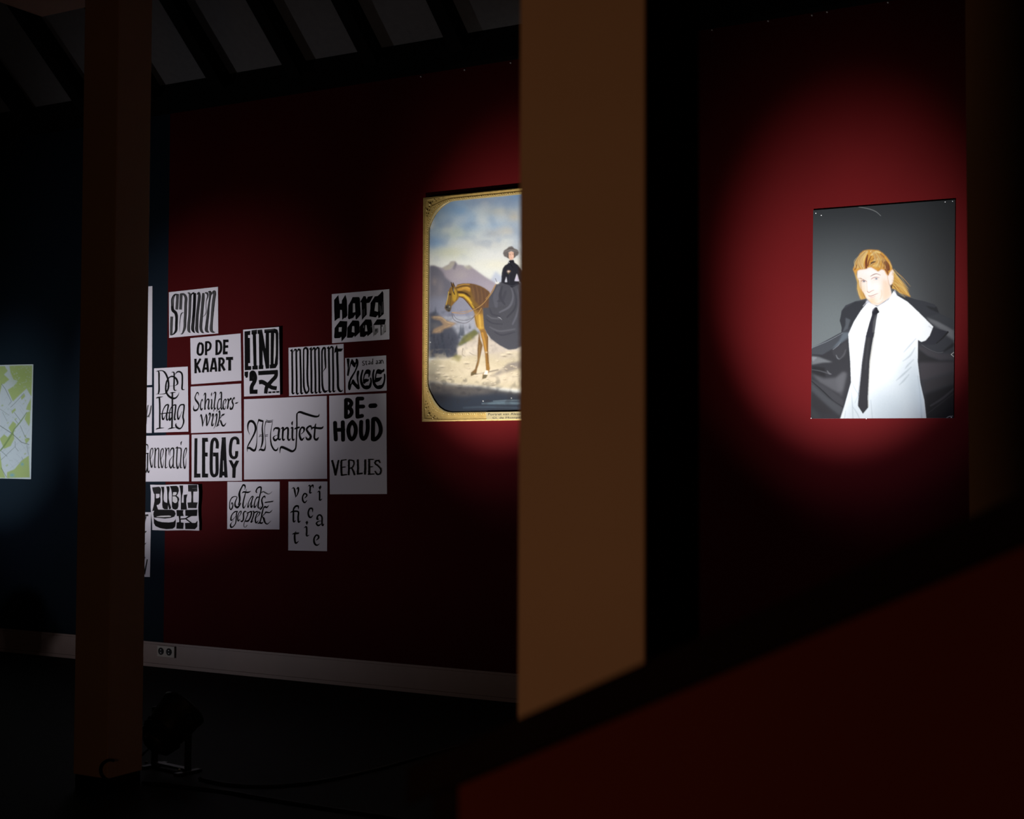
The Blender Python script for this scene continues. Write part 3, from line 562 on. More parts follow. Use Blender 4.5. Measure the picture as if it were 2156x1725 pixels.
# --- 'Manifest'
S = Sheet('largest white sheet, with long-tailed gothic calligraphy Manifest', (510, 830), 9.478, [(40, 105), (1690, 35), (1698, 1690), (40, 1705)])
for q in ([(155, 810, 5), (120, 720, 14), (118, 620, 32), (150, 550, 44), (205, 545, 52), (255, 600, 44), (272, 690, 40), (250, 780, 34), (190, 900, 28), (130, 1010, 24), (105, 1080, 18), (108, 1150, 5)],
          [(115, 1090, 40), (150, 1075, 44), (200, 1110, 46), (245, 1125, 48), (275, 1080, 30), (295, 960, 14), (300, 800, 10), (300, 650, 10), (320, 560, 16), (340, 515, 30)], [(325, 510, 34), (375, 532, 44), (428, 545, 34)],
          [(425, 545, 14), (412, 600, 20), (405, 700, 26), (415, 850, 34), (405, 980, 34), (375, 1080, 14)],
          [(335, 1140, 5), (365, 1105, 36), (420, 1120, 44), (450, 1110, 34), (468, 1040, 16), (470, 950, 9), (455, 800, 9), (455, 650, 10), (480, 540, 20)], [(480, 520, 14), (540, 535, 16), (620, 520, 12)], [(480, 550, 16), (540, 560, 22), (615, 550, 16)],
          [(605, 570, 10), (590, 660, 9), (572, 780, 16), (570, 900, 22), (590, 1020, 30), (640, 1110, 34), (690, 1120, 34), (725, 1065, 5)], [(340, 860, 10), (365, 838, 12), (420, 852, 12)], [(350, 825, 12), (380, 815, 12), (420, 825, 12)], [(455, 850, 12), (515, 838, 12)], [(455, 825, 12), (520, 810, 12)],
          [(625, 750, 5), (650, 690, 30), (700, 680, 44), (740, 700, 40), (730, 800, 38), (728, 890, 38), (760, 910, 30), (775, 880, 8)], [(715, 820, 8), (650, 840, 16), (628, 880, 30), (660, 925, 44), (710, 890, 30), (735, 850, 8)],
          [(775, 700, 8), (820, 670, 34), (815, 760, 36), (810, 880, 34), (830, 920, 34), (855, 890, 6)], [(830, 740, 8), (870, 690, 34), (915, 680, 36), (920, 780, 34), (915, 880, 34), (940, 920, 34), (975, 885, 6)],
          [(970, 690, 8), (1005, 670, 34), (1005, 780, 34), (1005, 880, 34), (1025, 920, 34), (1050, 890, 6)], [(1015, 540, 6), (1000, 580, 34), (1003, 630, 5)],
          [(1540, 400, 6), (1525, 440, 30), (1470, 450, 40), (1380, 430, 44), (1250, 390, 46), (1160, 360, 44), (1110, 380, 24), (1095, 420, 26), (1095, 560, 24), (1092, 700, 26), (1088, 850, 22), (1080, 1000, 24), (1070, 1080, 26), (1035, 1130, 36), (985, 1140, 46), (900, 1100, 48), (800, 1060, 50), (765, 1090, 24), (757, 1180, 4)], [(1045, 700, 14), (1090, 680, 40), (1155, 660, 26)],
          [(1180, 800, 8), (1230, 750, 20), (1240, 690, 40), (1200, 665, 36), (1160, 720, 28), (1150, 830, 36), (1190, 915, 44), (1245, 860, 6)],
          [(1385, 690, 10), (1370, 640, 34), (1320, 660, 36), (1290, 710, 36), (1330, 780, 44), (1370, 840, 44), (1350, 900, 44), (1300, 900, 40), (1272, 850, 10)],
          [(1475, 590, 8), (1460, 640, 28), (1450, 760, 30), (1445, 880, 34), (1490, 910, 46), (1530, 860, 8)], [(1380, 720, 6), (1420, 670, 36), (1510, 680, 40), (1590, 680, 40), (1625, 640, 6)]):
    S.t(q, .014)
S.done()

# --- 'Behoud / Verlies'
S = Sheet('tall white sheet with rounded capitals Be-houd above thorny letters Verlies', (690, 825), 7.844, [(28, 68), (970, 25), (982, 1690), (38, 1695)])
for q in ([(305, 140), (305, 280), (305, 420)], [(310, 135), (360, 142), (395, 190), (365, 245), (320, 255)], [(320, 255), (385, 290), (398, 350), (365, 400), (310, 420)], [(495, 120), (492, 270), (495, 415)], [(500, 115), (575, 115)], [(500, 248), (590, 245)], [(500, 415), (570, 400)],
          [(125, 515), (130, 650), (138, 790)], [(252, 505), (255, 650), (258, 795)], [(130, 632), (260, 628)], [(410, 500), (455, 560), (468, 650), (445, 740), (400, 788), (362, 740), (345, 650), (362, 560), (410, 500)],
          [(557, 500), (552, 650), (565, 750), (600, 780), (640, 730), (665, 620), (662, 480)], [(755, 460), (752, 620), (750, 785)], [(760, 452), (810, 455), (860, 530), (880, 640), (850, 730), (790, 787), (750, 787)]): S.r(64, q)
S.r(76, [(715, 235), (785, 230)])
S.done(); S.V, S.F, S.C = [], [], []
verl = ([(75, 1130, 30), (110, 1260, 34), (135, 1385, 30)], [(185, 1130, 24), (160, 1250, 28), (135, 1385, 24)], [(230, 1140, 26), (228, 1260, 28), (235, 1385, 28)], [(225, 1135, 20), (315, 1125, 16)], [(228, 1250, 18), (300, 1245, 16)], [(230, 1380, 26), (325, 1370, 20)],
        [(355, 1130, 26), (355, 1260, 26), (350, 1380, 26)], [(350, 1130, 18), (420, 1140, 20), (440, 1180, 18), (415, 1250, 18), (360, 1270, 16)], [(400, 1260, 18), (430, 1320, 24), (450, 1380, 26)], [(500, 1120, 26), (505, 1250, 26), (500, 1365, 30)], [(490, 1360, 28), (580, 1350, 26)],
        [(625, 1120, 26), (625, 1250, 28), (620, 1370, 28)], [(690, 1120, 24), (690, 1250, 26), (690, 1365, 28)], [(675, 1120, 18), (765, 1120, 16)], [(690, 1245, 18), (750, 1240, 14)], [(670, 1365, 22), (775, 1360, 20)],
        [(870, 1180, 14), (845, 1140, 24), (800, 1150, 22), (790, 1190, 20), (840, 1230, 20), (885, 1290, 20), (870, 1355, 24), (820, 1365, 20), (785, 1310, 12)])
for q in verl:
    S.t(q, .010)
    P_ = catmull3(q, 5)
    for i in range(2, len(P_) - 1, 2):
        x, y, wd = P_[i]; sd = -1 if (i // 2) % 3 else 1
        S.p([(x, y - 10), (x + sd * (wd * .5 + 12), y - 16), (x, y + 8)], .010)
S.done()

# --- 'Publiek'
S = Sheet('wavy white sheet with fat black letters Publiek, bottom left', (315, 1015), 16.122, [(60, 95), (1730, 85), (1725, 1650), (95, 1635)], lift=(0.003, 0.011, 0.007), wave=1.0)
G1 = .028
S.p([(125, 185), (360, 160), (410, 190), (438, 260), (415, 405), (185, 405), (150, 310)], .05).p([(205, 400), (250, 400), (255, 600), (270, 780), (285, 840), (325, 960), (115, 990), (160, 830), (200, 650)], G1).p([(375, 390), (415, 400), (405, 500), (415, 600), (405, 700), (350, 770), (260, 790), (250, 560), (340, 545), (385, 500)], G1)
S.p([(430, 165), (545, 165), (545, 300), (520, 450), (515, 600), (550, 680), (640, 710), (650, 500), (645, 300), (620, 150), (725, 150), (735, 250), (700, 400), (695, 550), (720, 700), (780, 890), (730, 935), (700, 920), (670, 780), (660, 930), (540, 930), (480, 880), (465, 780), (475, 600), (475, 400), (460, 250)], G1)
S.p([(745, 140), (980, 130), (1040, 190), (1055, 300), (1010, 420), (970, 465), (1040, 520), (1065, 590), (1030, 680), (1030, 820), (1000, 910), (920, 945), (830, 910), (800, 830), (810, 400), (790, 260)], G1).w([(855, 350), (970, 345), (980, 390), (940, 450), (840, 460)]).w([(835, 490), (930, 490), (990, 550), (1000, 650), (960, 710), (900, 715), (830, 660)])
S.p([(1075, 120), (1205, 120), (1195, 330), (1160, 480), (1140, 700), (1215, 710), (1220, 440), (1350, 420), (1310, 560), (1300, 720), (1325, 940), (1110, 945), (1115, 700), (1120, 450), (1100, 250)], G1)
S.p([(1375, 100), (1700, 95), (1695, 325), (1560, 330), (1545, 500), (1550, 690), (1705, 695), (1670, 800), (1660, 890), (1365, 890), (1350, 700), (1475, 690), (1490, 500), (1480, 330), (1380, 325)], .04)
for q in ([(1520, 218, 10), (1690, 212, 10)], [(1600, 285, 8), (1695, 290, 8)], [(1390, 300, 8), (1480, 305, 6)]): S.t(q, .2)
S.p([(200, 960), (320, 940), (800, 940), (890, 980), (930, 1080), (880, 1180), (760, 1220), (560, 1245), (250, 1215), (170, 1210), (150, 1100), (165, 1020)], G1).w([(255, 1175), (420, 1150), (700, 1140), (780, 1160), (740, 1185), (500, 1195), (300, 1190)])
S.p([(165, 1215), (200, 1270), (300, 1330), (450, 1365), (700, 1375), (850, 1350), (905, 1300), (930, 1250), (925, 1400), (900, 1530), (820, 1590), (600, 1605), (380, 1570), (220, 1500), (165, 1400)], .018)
S.p([(955, 950), (1200, 955), (1180, 1040), (1205, 1160), (1095, 1160), (1095, 1240), (1260, 1225), (1370, 1160), (1265, 1150), (1265, 950), (1690, 935), (1670, 1155), (1480, 1160), (1310, 1245), (1500, 1390), (1610, 1390), (1680, 1320), (1670, 1520), (1590, 1605), (1255, 1600), (1250, 1390), (1420, 1380), (1270, 1270), (1105, 1280), (1105, 1370), (1205, 1385), (1185, 1595), (945, 1590), (960, 1370), (1050, 1360), (1045, 1250), (1030, 1160), (970, 1160)], .020)
S.done()

# --- 'Stadsgesprek'
S = Sheet('white sheet with flourished slanted calligraphy Stads-gesprek', (475, 1010), 15.683, [(65, 75), (1792, 68), (1785, 1648), (60, 1635)])
for q in ([(630, 350, 6), (655, 270, 30), (640, 200, 60), (590, 180, 54), (540, 260, 44), (490, 360, 50), (460, 480, 66), (475, 620, 64), (465, 740, 50), (430, 840, 40)],
          [(510, 770, 30), (470, 850, 44), (400, 920, 70), (330, 880, 60), (320, 780, 44), (350, 680, 34), (385, 590, 24), (320, 560, 26), (230, 590, 34), (160, 700, 30), (140, 830, 26), (150, 950, 40), (185, 990, 44), (230, 930, 44), (250, 830, 34), (220, 765, 30), (190, 830, 20)],
          [(700, 310, 8), (665, 440, 26), (640, 540, 38), (600, 700, 42), (580, 850, 50), (600, 940, 44), (650, 890, 20), (715, 770, 6)], [(545, 455, 10), (610, 410, 50), (720, 425, 56), (790, 410, 40), (845, 380, 8)],
          [(930, 560, 26), (880, 560, 34), (810, 660, 24), (760, 780, 26), (745, 920, 40), (790, 850, 14), (880, 680, 12)], [(920, 560, 36), (880, 680, 38), (850, 820, 44), (860, 920, 50), (915, 830, 8)],
          [(1040, 440, 40), (1015, 380, 40), (1060, 290, 44), (1130, 250, 56), (1180, 270, 50), (1170, 400, 40), (1130, 560, 40), (1100, 740, 40), (1080, 900, 44), (1120, 950, 30), (1170, 870, 6)], [(1110, 580, 34), (1050, 590, 44), (990, 680, 30), (960, 800, 34), (960, 920, 50), (1030, 850, 20), (1090, 700, 10)],
          [(1310, 620, 16), (1300, 550, 44), (1240, 590, 40), (1200, 680, 44), (1220, 790, 50), (1230, 880, 44), (1170, 970, 56), (1130, 980, 30)], [(1260, 940, 30), (1310, 900, 60), (1370, 920, 50), (1440, 840, 6)],
          [(410, 1050, 30), (330, 1060, 44), (250, 1120, 34), (195, 1220, 36), (190, 1340, 50), (250, 1320, 22), (350, 1200, 10)], [(400, 1040, 36), (370, 1120, 38), (360, 1300, 36), (330, 1460, 30), (250, 1560, 34), (190, 1570, 60), (170, 1500, 44), (210, 1420, 12), (280, 1350, 8)],
          [(440, 1240, 8), (510, 1130, 24), (520, 1050, 34), (480, 1060, 28), (420, 1170, 28), (410, 1300, 36), (430, 1370, 40), (490, 1300, 14)], [(700, 1080, 20), (650, 1050, 40), (600, 1110, 44), (600, 1220, 44), (590, 1330, 44), (540, 1390, 44), (510, 1350, 20)],
          [(740, 1070, 40), (740, 1150, 30), (690, 1280, 26), (640, 1380, 20), (610, 1480, 18), (620, 1560, 18), (670, 1570, 18), (725, 1500, 14)], [(700, 1130, 16), (790, 1080, 40), (860, 1060, 44), (850, 1180, 44), (800, 1300, 40), (740, 1370, 60), (640, 1370, 40)],
          [(890, 1050, 20), (940, 1060, 44), (930, 1180, 40), (880, 1330, 40), (850, 1410, 44), (930, 1360, 8)], [(940, 1120, 14), (1010, 1070, 44), (1080, 1050, 30)], [(1020, 1260, 8), (1110, 1170, 24), (1140, 1090, 40), (1090, 1080, 34), (1020, 1190, 34), (990, 1330, 44), (1020, 1430, 50), (1100, 1350, 8)],
          [(1260, 940, 30), (1220, 1080, 44), (1190, 1240, 40), (1150, 1380, 40), (1110, 1450, 40)], [(1060, 1460, 14), (1130, 1430, 56), (1200, 1440, 56), (1250, 1400, 16)], [(1210, 1230, 16), (1300, 1130, 24), (1340, 1080, 50), (1420, 1090, 44), (1480, 1080, 30), (1550, 1000, 5)],
          [(1230, 1230, 30), (1270, 1290, 60), (1300, 1400, 50), (1370, 1470, 36), (1430, 1440, 20), (1510, 1360, 5)]):
    S.t(q, .012)
S.t([(1190, 440, 30), (1250, 400, 36), (1330, 440, 40), (1420, 480, 24), (1490, 450, 12), (1550, 395, 4)], .16).p([(1285, 780), (1320, 735), (1605, 700), (1560, 745)])
S.done()

# --- 'verificatie'
S = Sheet('narrow white sheet with scattered gothic letters Verificatie, lowest on the right', (602, 1010), 11.054, [(65, 50), (970, 45), (962, 1668), (58, 1650)])
for q in ([(140, 215, 8), (190, 195, 30), (215, 290, 40), (235, 410, 16)], [(250, 230, 10), (290, 190, 40), (295, 260, 36), (265, 360, 24), (220, 420, 8)],
          [(440, 435, 10), (490, 380, 34), (480, 340, 36), (435, 330, 34), (395, 400, 32), (400, 490, 40), (445, 535, 36), (500, 480, 8)], [(520, 160, 8), (560, 135, 30), (570, 200, 36), (565, 310, 38), (615, 295, 8)], [(580, 180, 16), (630, 130, 40), (645, 200, 10)],
          [(735, 300, 8), (785, 275, 36), (790, 380, 38), (795, 480, 36), (850, 450, 8)], [(295, 690, 10), (290, 620, 40), (230, 625, 44), (185, 690, 36), (180, 800, 38), (185, 980, 38), (235, 950, 8)], [(105, 780, 8), (160, 745, 36), (290, 750, 38), (290, 880, 38), (300, 990, 38), (350, 960, 8)],
          [(625, 760, 10), (620, 680, 38), (560, 680, 38), (525, 770, 36), (545, 860, 44), (590, 880, 36), (635, 830, 8)], [(775, 920, 10), (735, 920, 44), (745, 850, 34), (800, 825, 38), (845, 880, 38), (845, 1000, 38), (860, 1070, 36), (895, 1030, 8)], [(835, 960, 10), (760, 975, 24), (715, 1020, 34), (760, 1070, 40), (830, 1030, 14)],
          [(425, 1130, 8), (480, 1100, 36), (490, 1200, 38), (490, 1310, 36), (550, 1290, 8)], [(240, 1200, 8), (210, 1300, 40), (215, 1420, 42), (240, 1480, 40), (305, 1430, 6)], [(150, 1275, 8), (210, 1255, 40), (290, 1250, 38), (310, 1230, 8)],
          [(710, 1415, 10), (765, 1360, 38), (755, 1305, 38), (705, 1300, 36), (660, 1380, 36), (670, 1480, 44), (725, 1530, 36), (795, 1490, 6)]):
    S.t(q, .010)
S.p([(815, 135), (830, 180), (793, 245), (765, 180)]).p([(500, 960), (525, 1000), (493, 1060), (460, 995)])
S.done()

# --- lowest sheet behind the left post
S = Sheet('lowest white sheet, mostly hidden behind the left post, only letter ends showing', (296, 1070), 11.5, [(-560, 96), (258, 102), (230, 1670), (-575, 1655)])
up_ = (([(60, 240, 30), (100, 190, 50), (195, 170, 44)], .09), ([(130, 210, 44), (95, 350, 40), (70, 540, 34)], .10), ([(60, 650, 30), (90, 600, 44), (150, 560, 20)], .05))
dn_ = (([(85, 920, 30), (60, 1000, 24), (40, 1050, 14)], .03), ([(30, 1215, 60), (90, 1210, 50), (120, 1190, 10)], .02), ([(50, 1270, 40), (85, 1450, 40), (105, 1600, 24)], .03), ([(170, 1240, 24), (135, 1430, 28), (105, 1610, 24)], .02))
for q, g_ in up_: S.t(q, g_)
S.done(); S.V, S.F, S.C = [], [], []
S.p([(25, 800), (90, 860), (150, 840), (90, 920), (30, 900)], .03); S.t(*dn_[0])
S.done(); S.V, S.F, S.C = [], [], []
for q, g_ in dn_[1:]: S.t(q, g_)
S.done()

# ------------------------------------------------------------------ flat prints: a small painter working on vertex colours
class Canvas:
    def __init__(s, x0, y0, x1, y1, step=1.0):
        s.x = np.arange(x0, x1 + step * .5, step); s.y = np.arange(y0, y1 + step * .5, step)
        s.X, s.Y = np.meshgrid(s.x, s.y); s.step = step
        s.rgb = np.zeros(s.X.shape + (3,)); s.tr = (0, 0, 1)
    def view(s, ox, oy, sc): s.tr = (ox, oy, sc); return s
    def P(s, pts): return [(s.tr[0] + q[0] / s.tr[2], s.tr[1] + q[1] / s.tr[2]) for q in pts]
    def put(s, mask, col):
        c = s2l(col)
        if getattr(s, 'clip', None) is not None: mask = mask * s.clip
        s.rgb[:] = s.rgb * (1 - mask[..., None]) + c * mask[..., None]
    def _blur(s, m, r):
        if r <= 0: return m
        k = np.exp(-0.5 * (np.arange(-int(3 * r) - 1, int(3 * r) + 2) / r) ** 2); k /= k.sum(); h = len(k) // 2
        m = np.pad(m, h, mode='edge')
        m = np.apply_along_axis(lambda v: np.convolve(v, k, 'valid'), 0, m)
        return np.apply_along_axis(lambda v: np.convolve(v, k, 'valid'), 1, m)
    def poly(s, pts, col, blur=0.5, a=1.0, smooth=False):
        pts = s.P(pts)
        if smooth: pts = [tuple(q) for q in catmull3(pts + [pts[0]], 4)][:-1]
        m = np.zeros(s.X.shape); xs = [q[0] for q in pts]; ys = [q[1] for q in pts]
        i0, i1 = np.searchsorted(s.x, [min(xs) - 1, max(xs) + 1]); j0, j1 = np.searchsorted(s.y, [min(ys) - 1, max(ys) + 1])
        if i1 <= i0 or j1 <= j0: return s
        for (dx, dy) in ((-.25, -.25), (.25, -.25), (-.25, .25), (.25, .25)):
            X = s.X[j0:j1, i0:i1] + dx * s.step; Y = s.Y[j0:j1, i0:i1] + dy * s.step; ins = np.zeros(X.shape, bool)
            for k in range(len(pts)):
                (xa, ya), (xb, yb) = pts[k], pts[(k + 1) % len(pts)]
                if ya == yb: continue
                c = ((ya > Y) != (yb > Y)) & (X < (xb - xa) * (Y - ya) / (yb - ya) + xa); ins ^= c
            m[j0:j1, i0:i1] += ins * .25
        s.put(s._blur(m, blur / s.step) * a, col); return s
    def line(s, pts, col, a=1.0, soft=0.6, smooth=True):
        q = [(*s.P([p_])[0], p_[2] / s.tr[2]) for p_ in pts]
        q = catmull3(q, 5) if smooth and len(q) > 2 else [np.array(v) for v in q]
        m = np.zeros(s.X.shape)
        for A, B in zip(q[:-1], q[1:]):
            R = max(A[2], B[2]) / 2 + 2
            i0, i1 = np.searchsorted(s.x, [min(A[0], B[0]) - R, max(A[0], B[0]) + R]); j0, j1 = np.searchsorted(s.y, [min(A[1], B[1]) - R, max(A[1], B[1]) + R])
            if i1 <= i0 or j1 <= j0: continue
            X = s.X[j0:j1, i0:i1]; Y = s.Y[j0:j1, i0:i1]; d = B[:2] - A[:2]; L2 = d @ d + 1e-9
            t = np.clip(((X - A[0]) * d[0] + (Y - A[1]) * d[1]) / L2, 0, 1)
            dist = np.hypot(X - A[0] - t * d[0], Y - A[1] - t * d[1]); wd = (A[2] + (B[2] - A[2]) * t) / 2
            thin = np.minimum(1.0, wd * 2 / 0.9)
            m[j0:j1, i0:i1] = np.maximum(m[j0:j1, i0:i1], np.clip((np.maximum(wd, .45) - dist) / soft + .5, 0, 1) * thin)
        s.put(m * a, col); return s
    def spot(s, x, y, rx, ry, col, a=1.0):
        (x, y), = s.P([(x, y)]); rx /= s.tr[2]; ry /= s.tr[2]
        s.put(np.exp(-((s.X - x) / rx) ** 2 - ((s.Y - y) / ry) ** 2) * a, col); return s
    def grad(s, y0, c0, y1, c1):
        y0 = s.P([(0, y0)])[0][1]; y1 = s.P([(0, y1)])[0][1]; t = np.clip((s.Y - y0) / (y1 - y0), 0, 1)[..., None]
        s.rgb[:] = s2l(c0) * (1 - t) + s2l(c1) * t; return s
    def clouds(s, y0, y1, col, r, amt):
        n = s._blur(rng.standard_normal(s.X.shape), r); n /= n.std() + 1e-9
        ya = s.P([(0, y0)])[0][1]; yb = s.P([(0, y1)])[0][1]; m = np.clip((yb - s.Y) / (.35 * (yb - ya)), 0, 1) * np.clip((s.Y - ya) / 6 + 1, 0, 1)
        s.put(np.clip(n * .6, 0, 1) * m * amt, col); return s
    def grain(s, amt, r=0.8):
        n = s._blur(rng.standard_normal(s.X.shape), r); n /= n.std() + 1e-9
        s.rgb *= np.clip(1 + amt * n, .5, 1.5)[..., None]; return s
    def obj(s, name, parent, m, warp, off, gain=1.0):
        """warp(px, py) -> world point of the flat sheet"""
        h, w_ = s.X.shape
        V = np.empty((h * w_, 3))
        # the sheet is a plane: project every pixel centre onto it
        D = (np.array(FW)[None, :] + np.array(RT)[None, :] * ((s.X.ravel() - CXP) / FPX)[:, None] + np.array(UP)[None, :] * ((CYP - s.Y.ravel()) / FPX)[:, None])
        t = WALL_Y / D[:, 1]; V = np.array(CAM)[None, :] + D * t[:, None]; V[:, 1] = WALL_Y - off
        keep = warp(s.X, s.Y) if warp is not None else np.ones(s.X.shape, bool)
        idx = np.arange(h * w_).reshape(h, w_)
        q = np.stack([idx[:-1, :-1], idx[1:, :-1], idx[1:, 1:], idx[:-1, 1:]], -1).reshape(-1, 4)
        kq = (keep[:-1, :-1] & keep[1:, :-1] & keep[1:, 1:] & keep[:-1, 1:]).ravel(); q = q[kq]
        me = bpy.data.meshes.new(name); me.vertices.add(len(V)); me.vertices.foreach_set('co', V.ravel())
        me.loops.add(q.size); me.loops.foreach_set('vertex_index', q.ravel().astype(np.int32))
        me.polygons.add(len(q)); me.polygons.foreach_set('loop_start', np.arange(0, q.size, 4, dtype=np.int32))
        me.update(calc_edges=True)
        c = np.ones((h * w_, 4), dtype=np.float32); c[:, :3] = np.clip(s.rgb.reshape(-1, 3) * gain, 0, .92)
        at_ = me.attributes.new('print', 'FLOAT_COLOR', 'POINT'); at_.data.foreach_set('color', c.ravel())
        o = link(name, me, m); adopt(o, parent); return o
def quad_canvas(q, step=1.0):
    x0 = min(p[0] for p in q); x1 = max(p[0] for p in q); y0 = min(p[1] for p in q); y1 = max(p[1] for p in q)
    c = Canvas(0, 0, round((x1 - x0) / step), round((y1 - y0) / step), 1.0)
    U = c.X / c.X.max(); Vv = c.Y / c.Y.max()
    c.X = (q[0][0] * (1 - U) + q[1][0] * U) * (1 - Vv) + (q[3][0] * (1 - U) + q[2][0] * U) * Vv
    c.Y = (q[0][1] * (1 - U) + q[1][1] * U) * (1 - Vv) + (q[3][1] * (1 - U) + q[2][1] * U) * Vv
    c.q = q; c.step = step
    return c
class QuadCanvas(Canvas):
    """canvas whose samples fill a four-cornered panel exactly"""
    def __init__(s, q, step=1.0):
        c = quad_canvas(q, step); s.X, s.Y, s.step = c.X, c.Y, step; s.rgb = np.zeros(s.X.shape + (3,)); s.tr = (0, 0, 1)
        s.x = np.array([-1e9, 1e9]); s.y = s.x
    def mask_poly(s, pts):
        keep = s.rgb.copy(); s.rgb[:] = 0; s.clip = None; s.poly(pts, (255, 255, 255), .5); s.clip = s.rgb[..., 0].copy(); s.rgb[:] = keep
    def _box(s, lo_x, hi_x, lo_y, hi_y):
        k = (s.X >= lo_x) & (s.X <= hi_x) & (s.Y >= lo_y) & (s.Y <= hi_y)
        if not k.any(): return None
        r_ = np.where(k.any(1))[0]; c_ = np.where(k.any(0))[0]
        return slice(r_[0], r_[-1] + 1), slice(c_[0], c_[-1] + 1)
    def poly(s, pts, col, blur=0.5, a=1.0, smooth=False):
        pts = s.P(pts)
        if smooth: pts = [tuple(q) for q in catmull3(pts + [pts[0]], 4)][:-1]
        m = np.zeros(s.X.shape); xs = [q[0] for q in pts]; ys = [q[1] for q in pts]
        b = s._box(min(xs) - 1, max(xs) + 1, min(ys) - 1, max(ys) + 1)
        if b is None: return s
        for (dx, dy) in ((-.25, -.25), (.25, -.25), (-.25, .25), (.25, .25)):
            X = s.X[b] + dx * s.step; Y = s.Y[b] + dy * s.step; ins = np.zeros(X.shape, bool)
            for k in range(len(pts)):
                (xa, ya), (xb, yb) = pts[k], pts[(k + 1) % len(pts)]
                if ya == yb: continue
                ins ^= ((ya > Y) != (yb > Y)) & (X < (xb - xa) * (Y - ya) / (yb - ya) + xa)
            m[b] += ins * .25
        s.put(s._blur(m, blur / s.step) * a, col); return s
    def line(s, pts, col, a=1.0, soft=0.6, smooth=True):
        q = [(*s.P([p_])[0], p_[2] / s.tr[2]) for p_ in pts]
        q = catmull3(q, 5) if smooth and len(q) > 2 else [np.array(v) for v in q]
        m = np.zeros(s.X.shape)
        for A, B in zip(q[:-1], q[1:]):
            R = max(A[2], B[2]) / 2 + 2
            b = s._box(min(A[0], B[0]) - R, max(A[0], B[0]) + R, min(A[1], B[1]) - R, max(A[1], B[1]) + R)
            if b is None: continue
            X = s.X[b]; Y = s.Y[b]; d = B[:2] - A[:2]; L2 = d @ d + 1e-9
            t = np.clip(((X - A[0]) * d[0] + (Y - A[1]) * d[1]) / L2, 0, 1)
            dist = np.hypot(X - A[0] - t * d[0], Y - A[1] - t * d[1]); wd = (A[2] + (B[2] - A[2]) * t) / 2
            thin = np.minimum(1.0, wd * 2 / 0.9)
            m[b] = np.maximum(m[b], np.clip((np.maximum(wd, .45) - dist) / soft + .5, 0, 1) * thin)
        s.put(m * a, col); return s

def panel_box(name, q, off0, off1, m, parent):
    vs = [wall_pt(*p_, off1) for p_ in q] + [wall_pt(*p_, off0) for p_ in q]
    fs = [(0, 3, 2, 1), (4, 5, 6, 7)] + [(i, (i + 1) % 4, 4 + (i + 1) % 4, 4 + i) for i in range(4)]
    # keep the side walls square to the wall: use the same wall positions for front and back
    for k in range(4): vs[4 + k] = Vector((vs[k].x, WALL_Y - off0, vs[k].z))
    o = link(name, mesh(name, vs, fs), m); adopt(o, parent); return o

# ------------------------------------------------------------------ portrait print of a man
PQ = [(1713.3, 443.5), (2011.9, 420.9), (2008.4, 880.6), (1708.4, 881.7)]
loc = wall_pt(1860, 881)
port = empty('portrait_print', Vector((loc.x, WALL_Y, loc.z)))
tag(port, 'large unframed photo print of a long-haired man in white shirt and black tie', 'photo print')
panel_box('backing_board', PQ, 0.001, 0.008, M['board'], port)
C = QuadCanvas(PQ, 0.8)
C.view(1680, 400, 3.45).grad(100, (50, 53, 56), 1100, (100, 104, 106))
C.spot(250, 1000, 330, 420, (112, 119, 120), .8).spot(1150, 300, 330, 700, (46, 47, 48), .75).spot(1100, 900, 260, 500, (52, 52, 53), .8).spot(620, 130, 700, 120, (50, 52, 55), .6)
C.line([(445, 125, 6), (520, 140, 7), (570, 160, 7), (605, 190, 5)], (110, 112, 112))
# jacket behind
J = (44, 46, 52); JD = (32, 33, 37)
C.poly([(500, 795), (420, 810), (350, 840), (320, 880), (308, 950), (322, 1000), (320, 1035), (300, 1045), (200, 1100), (100, 1160), (95, 1670), (320, 1670), (390, 1390), (370, 1100), (420, 960), (500, 860)], (58, 60, 66))
C.poly([(330, 870), (308, 950), (322, 1000), (320, 1035), (390, 990), (440, 900), (500, 810), (420, 815)], (48, 50, 55))
C.poly([(350, 930), (385, 945), (365, 1010), (330, 1030), (350, 980)], (80, 84, 90), 1.0)
C.view(1700, 700, 9.081)
C.poly([(95, 300), (690, 0), (830, 0), (790, 130), (560, 270), (300, 430), (95, 470)], (66, 69, 74), 1.0)
C.line([(95, 300, 8), (400, 170, 10), (690, 10, 8)], (125, 130, 135), .9)
C.poly([(690, 10), (820, 0), (780, 100), (560, 270), (470, 330), (620, 160)], (92, 100, 108), 1.5)
C.poly([(95, 420), (300, 430), (560, 280), (780, 140), (830, 560), (850, 900), (640, 1650), (80, 1650)], (47, 47, 51), .8)
C.poly([(95, 460), (230, 475), (400, 540), (490, 570), (300, 580), (95, 620)], (108, 110, 113), 1.5)
C.poly([(95, 470), (200, 480), (110, 560)], (130, 133, 136), 1.2)
C.poly([(480, 330), (600, 280), (760, 160), (790, 300), (720, 470), (600, 520), (540, 480), (500, 420)], (56, 56, 60), 1.5)
C.line([(500, 330, 14), (600, 250, 18), (640, 190, 8)], (120, 123, 128), .7, 1.2); C.line([(560, 440, 16), (590, 500, 26), (630, 510, 10)], (110, 112, 116), .7, 1.4); C.line([(740, 340, 20), (700, 440, 30), (620, 520, 16)], (82, 82, 86), .7, 2)
C.poly([(95, 640), (340, 680), (360, 860), (200, 830), (95, 770)], (34, 33, 36), 1.5); C.line([(95, 715, 14), (250, 740, 22), (450, 800, 30)], (74, 74, 78), .8, 1.5); C.line([(390, 740, 20), (430, 790, 30), (470, 800, 8)], (110, 110, 114), .6, 1.5)
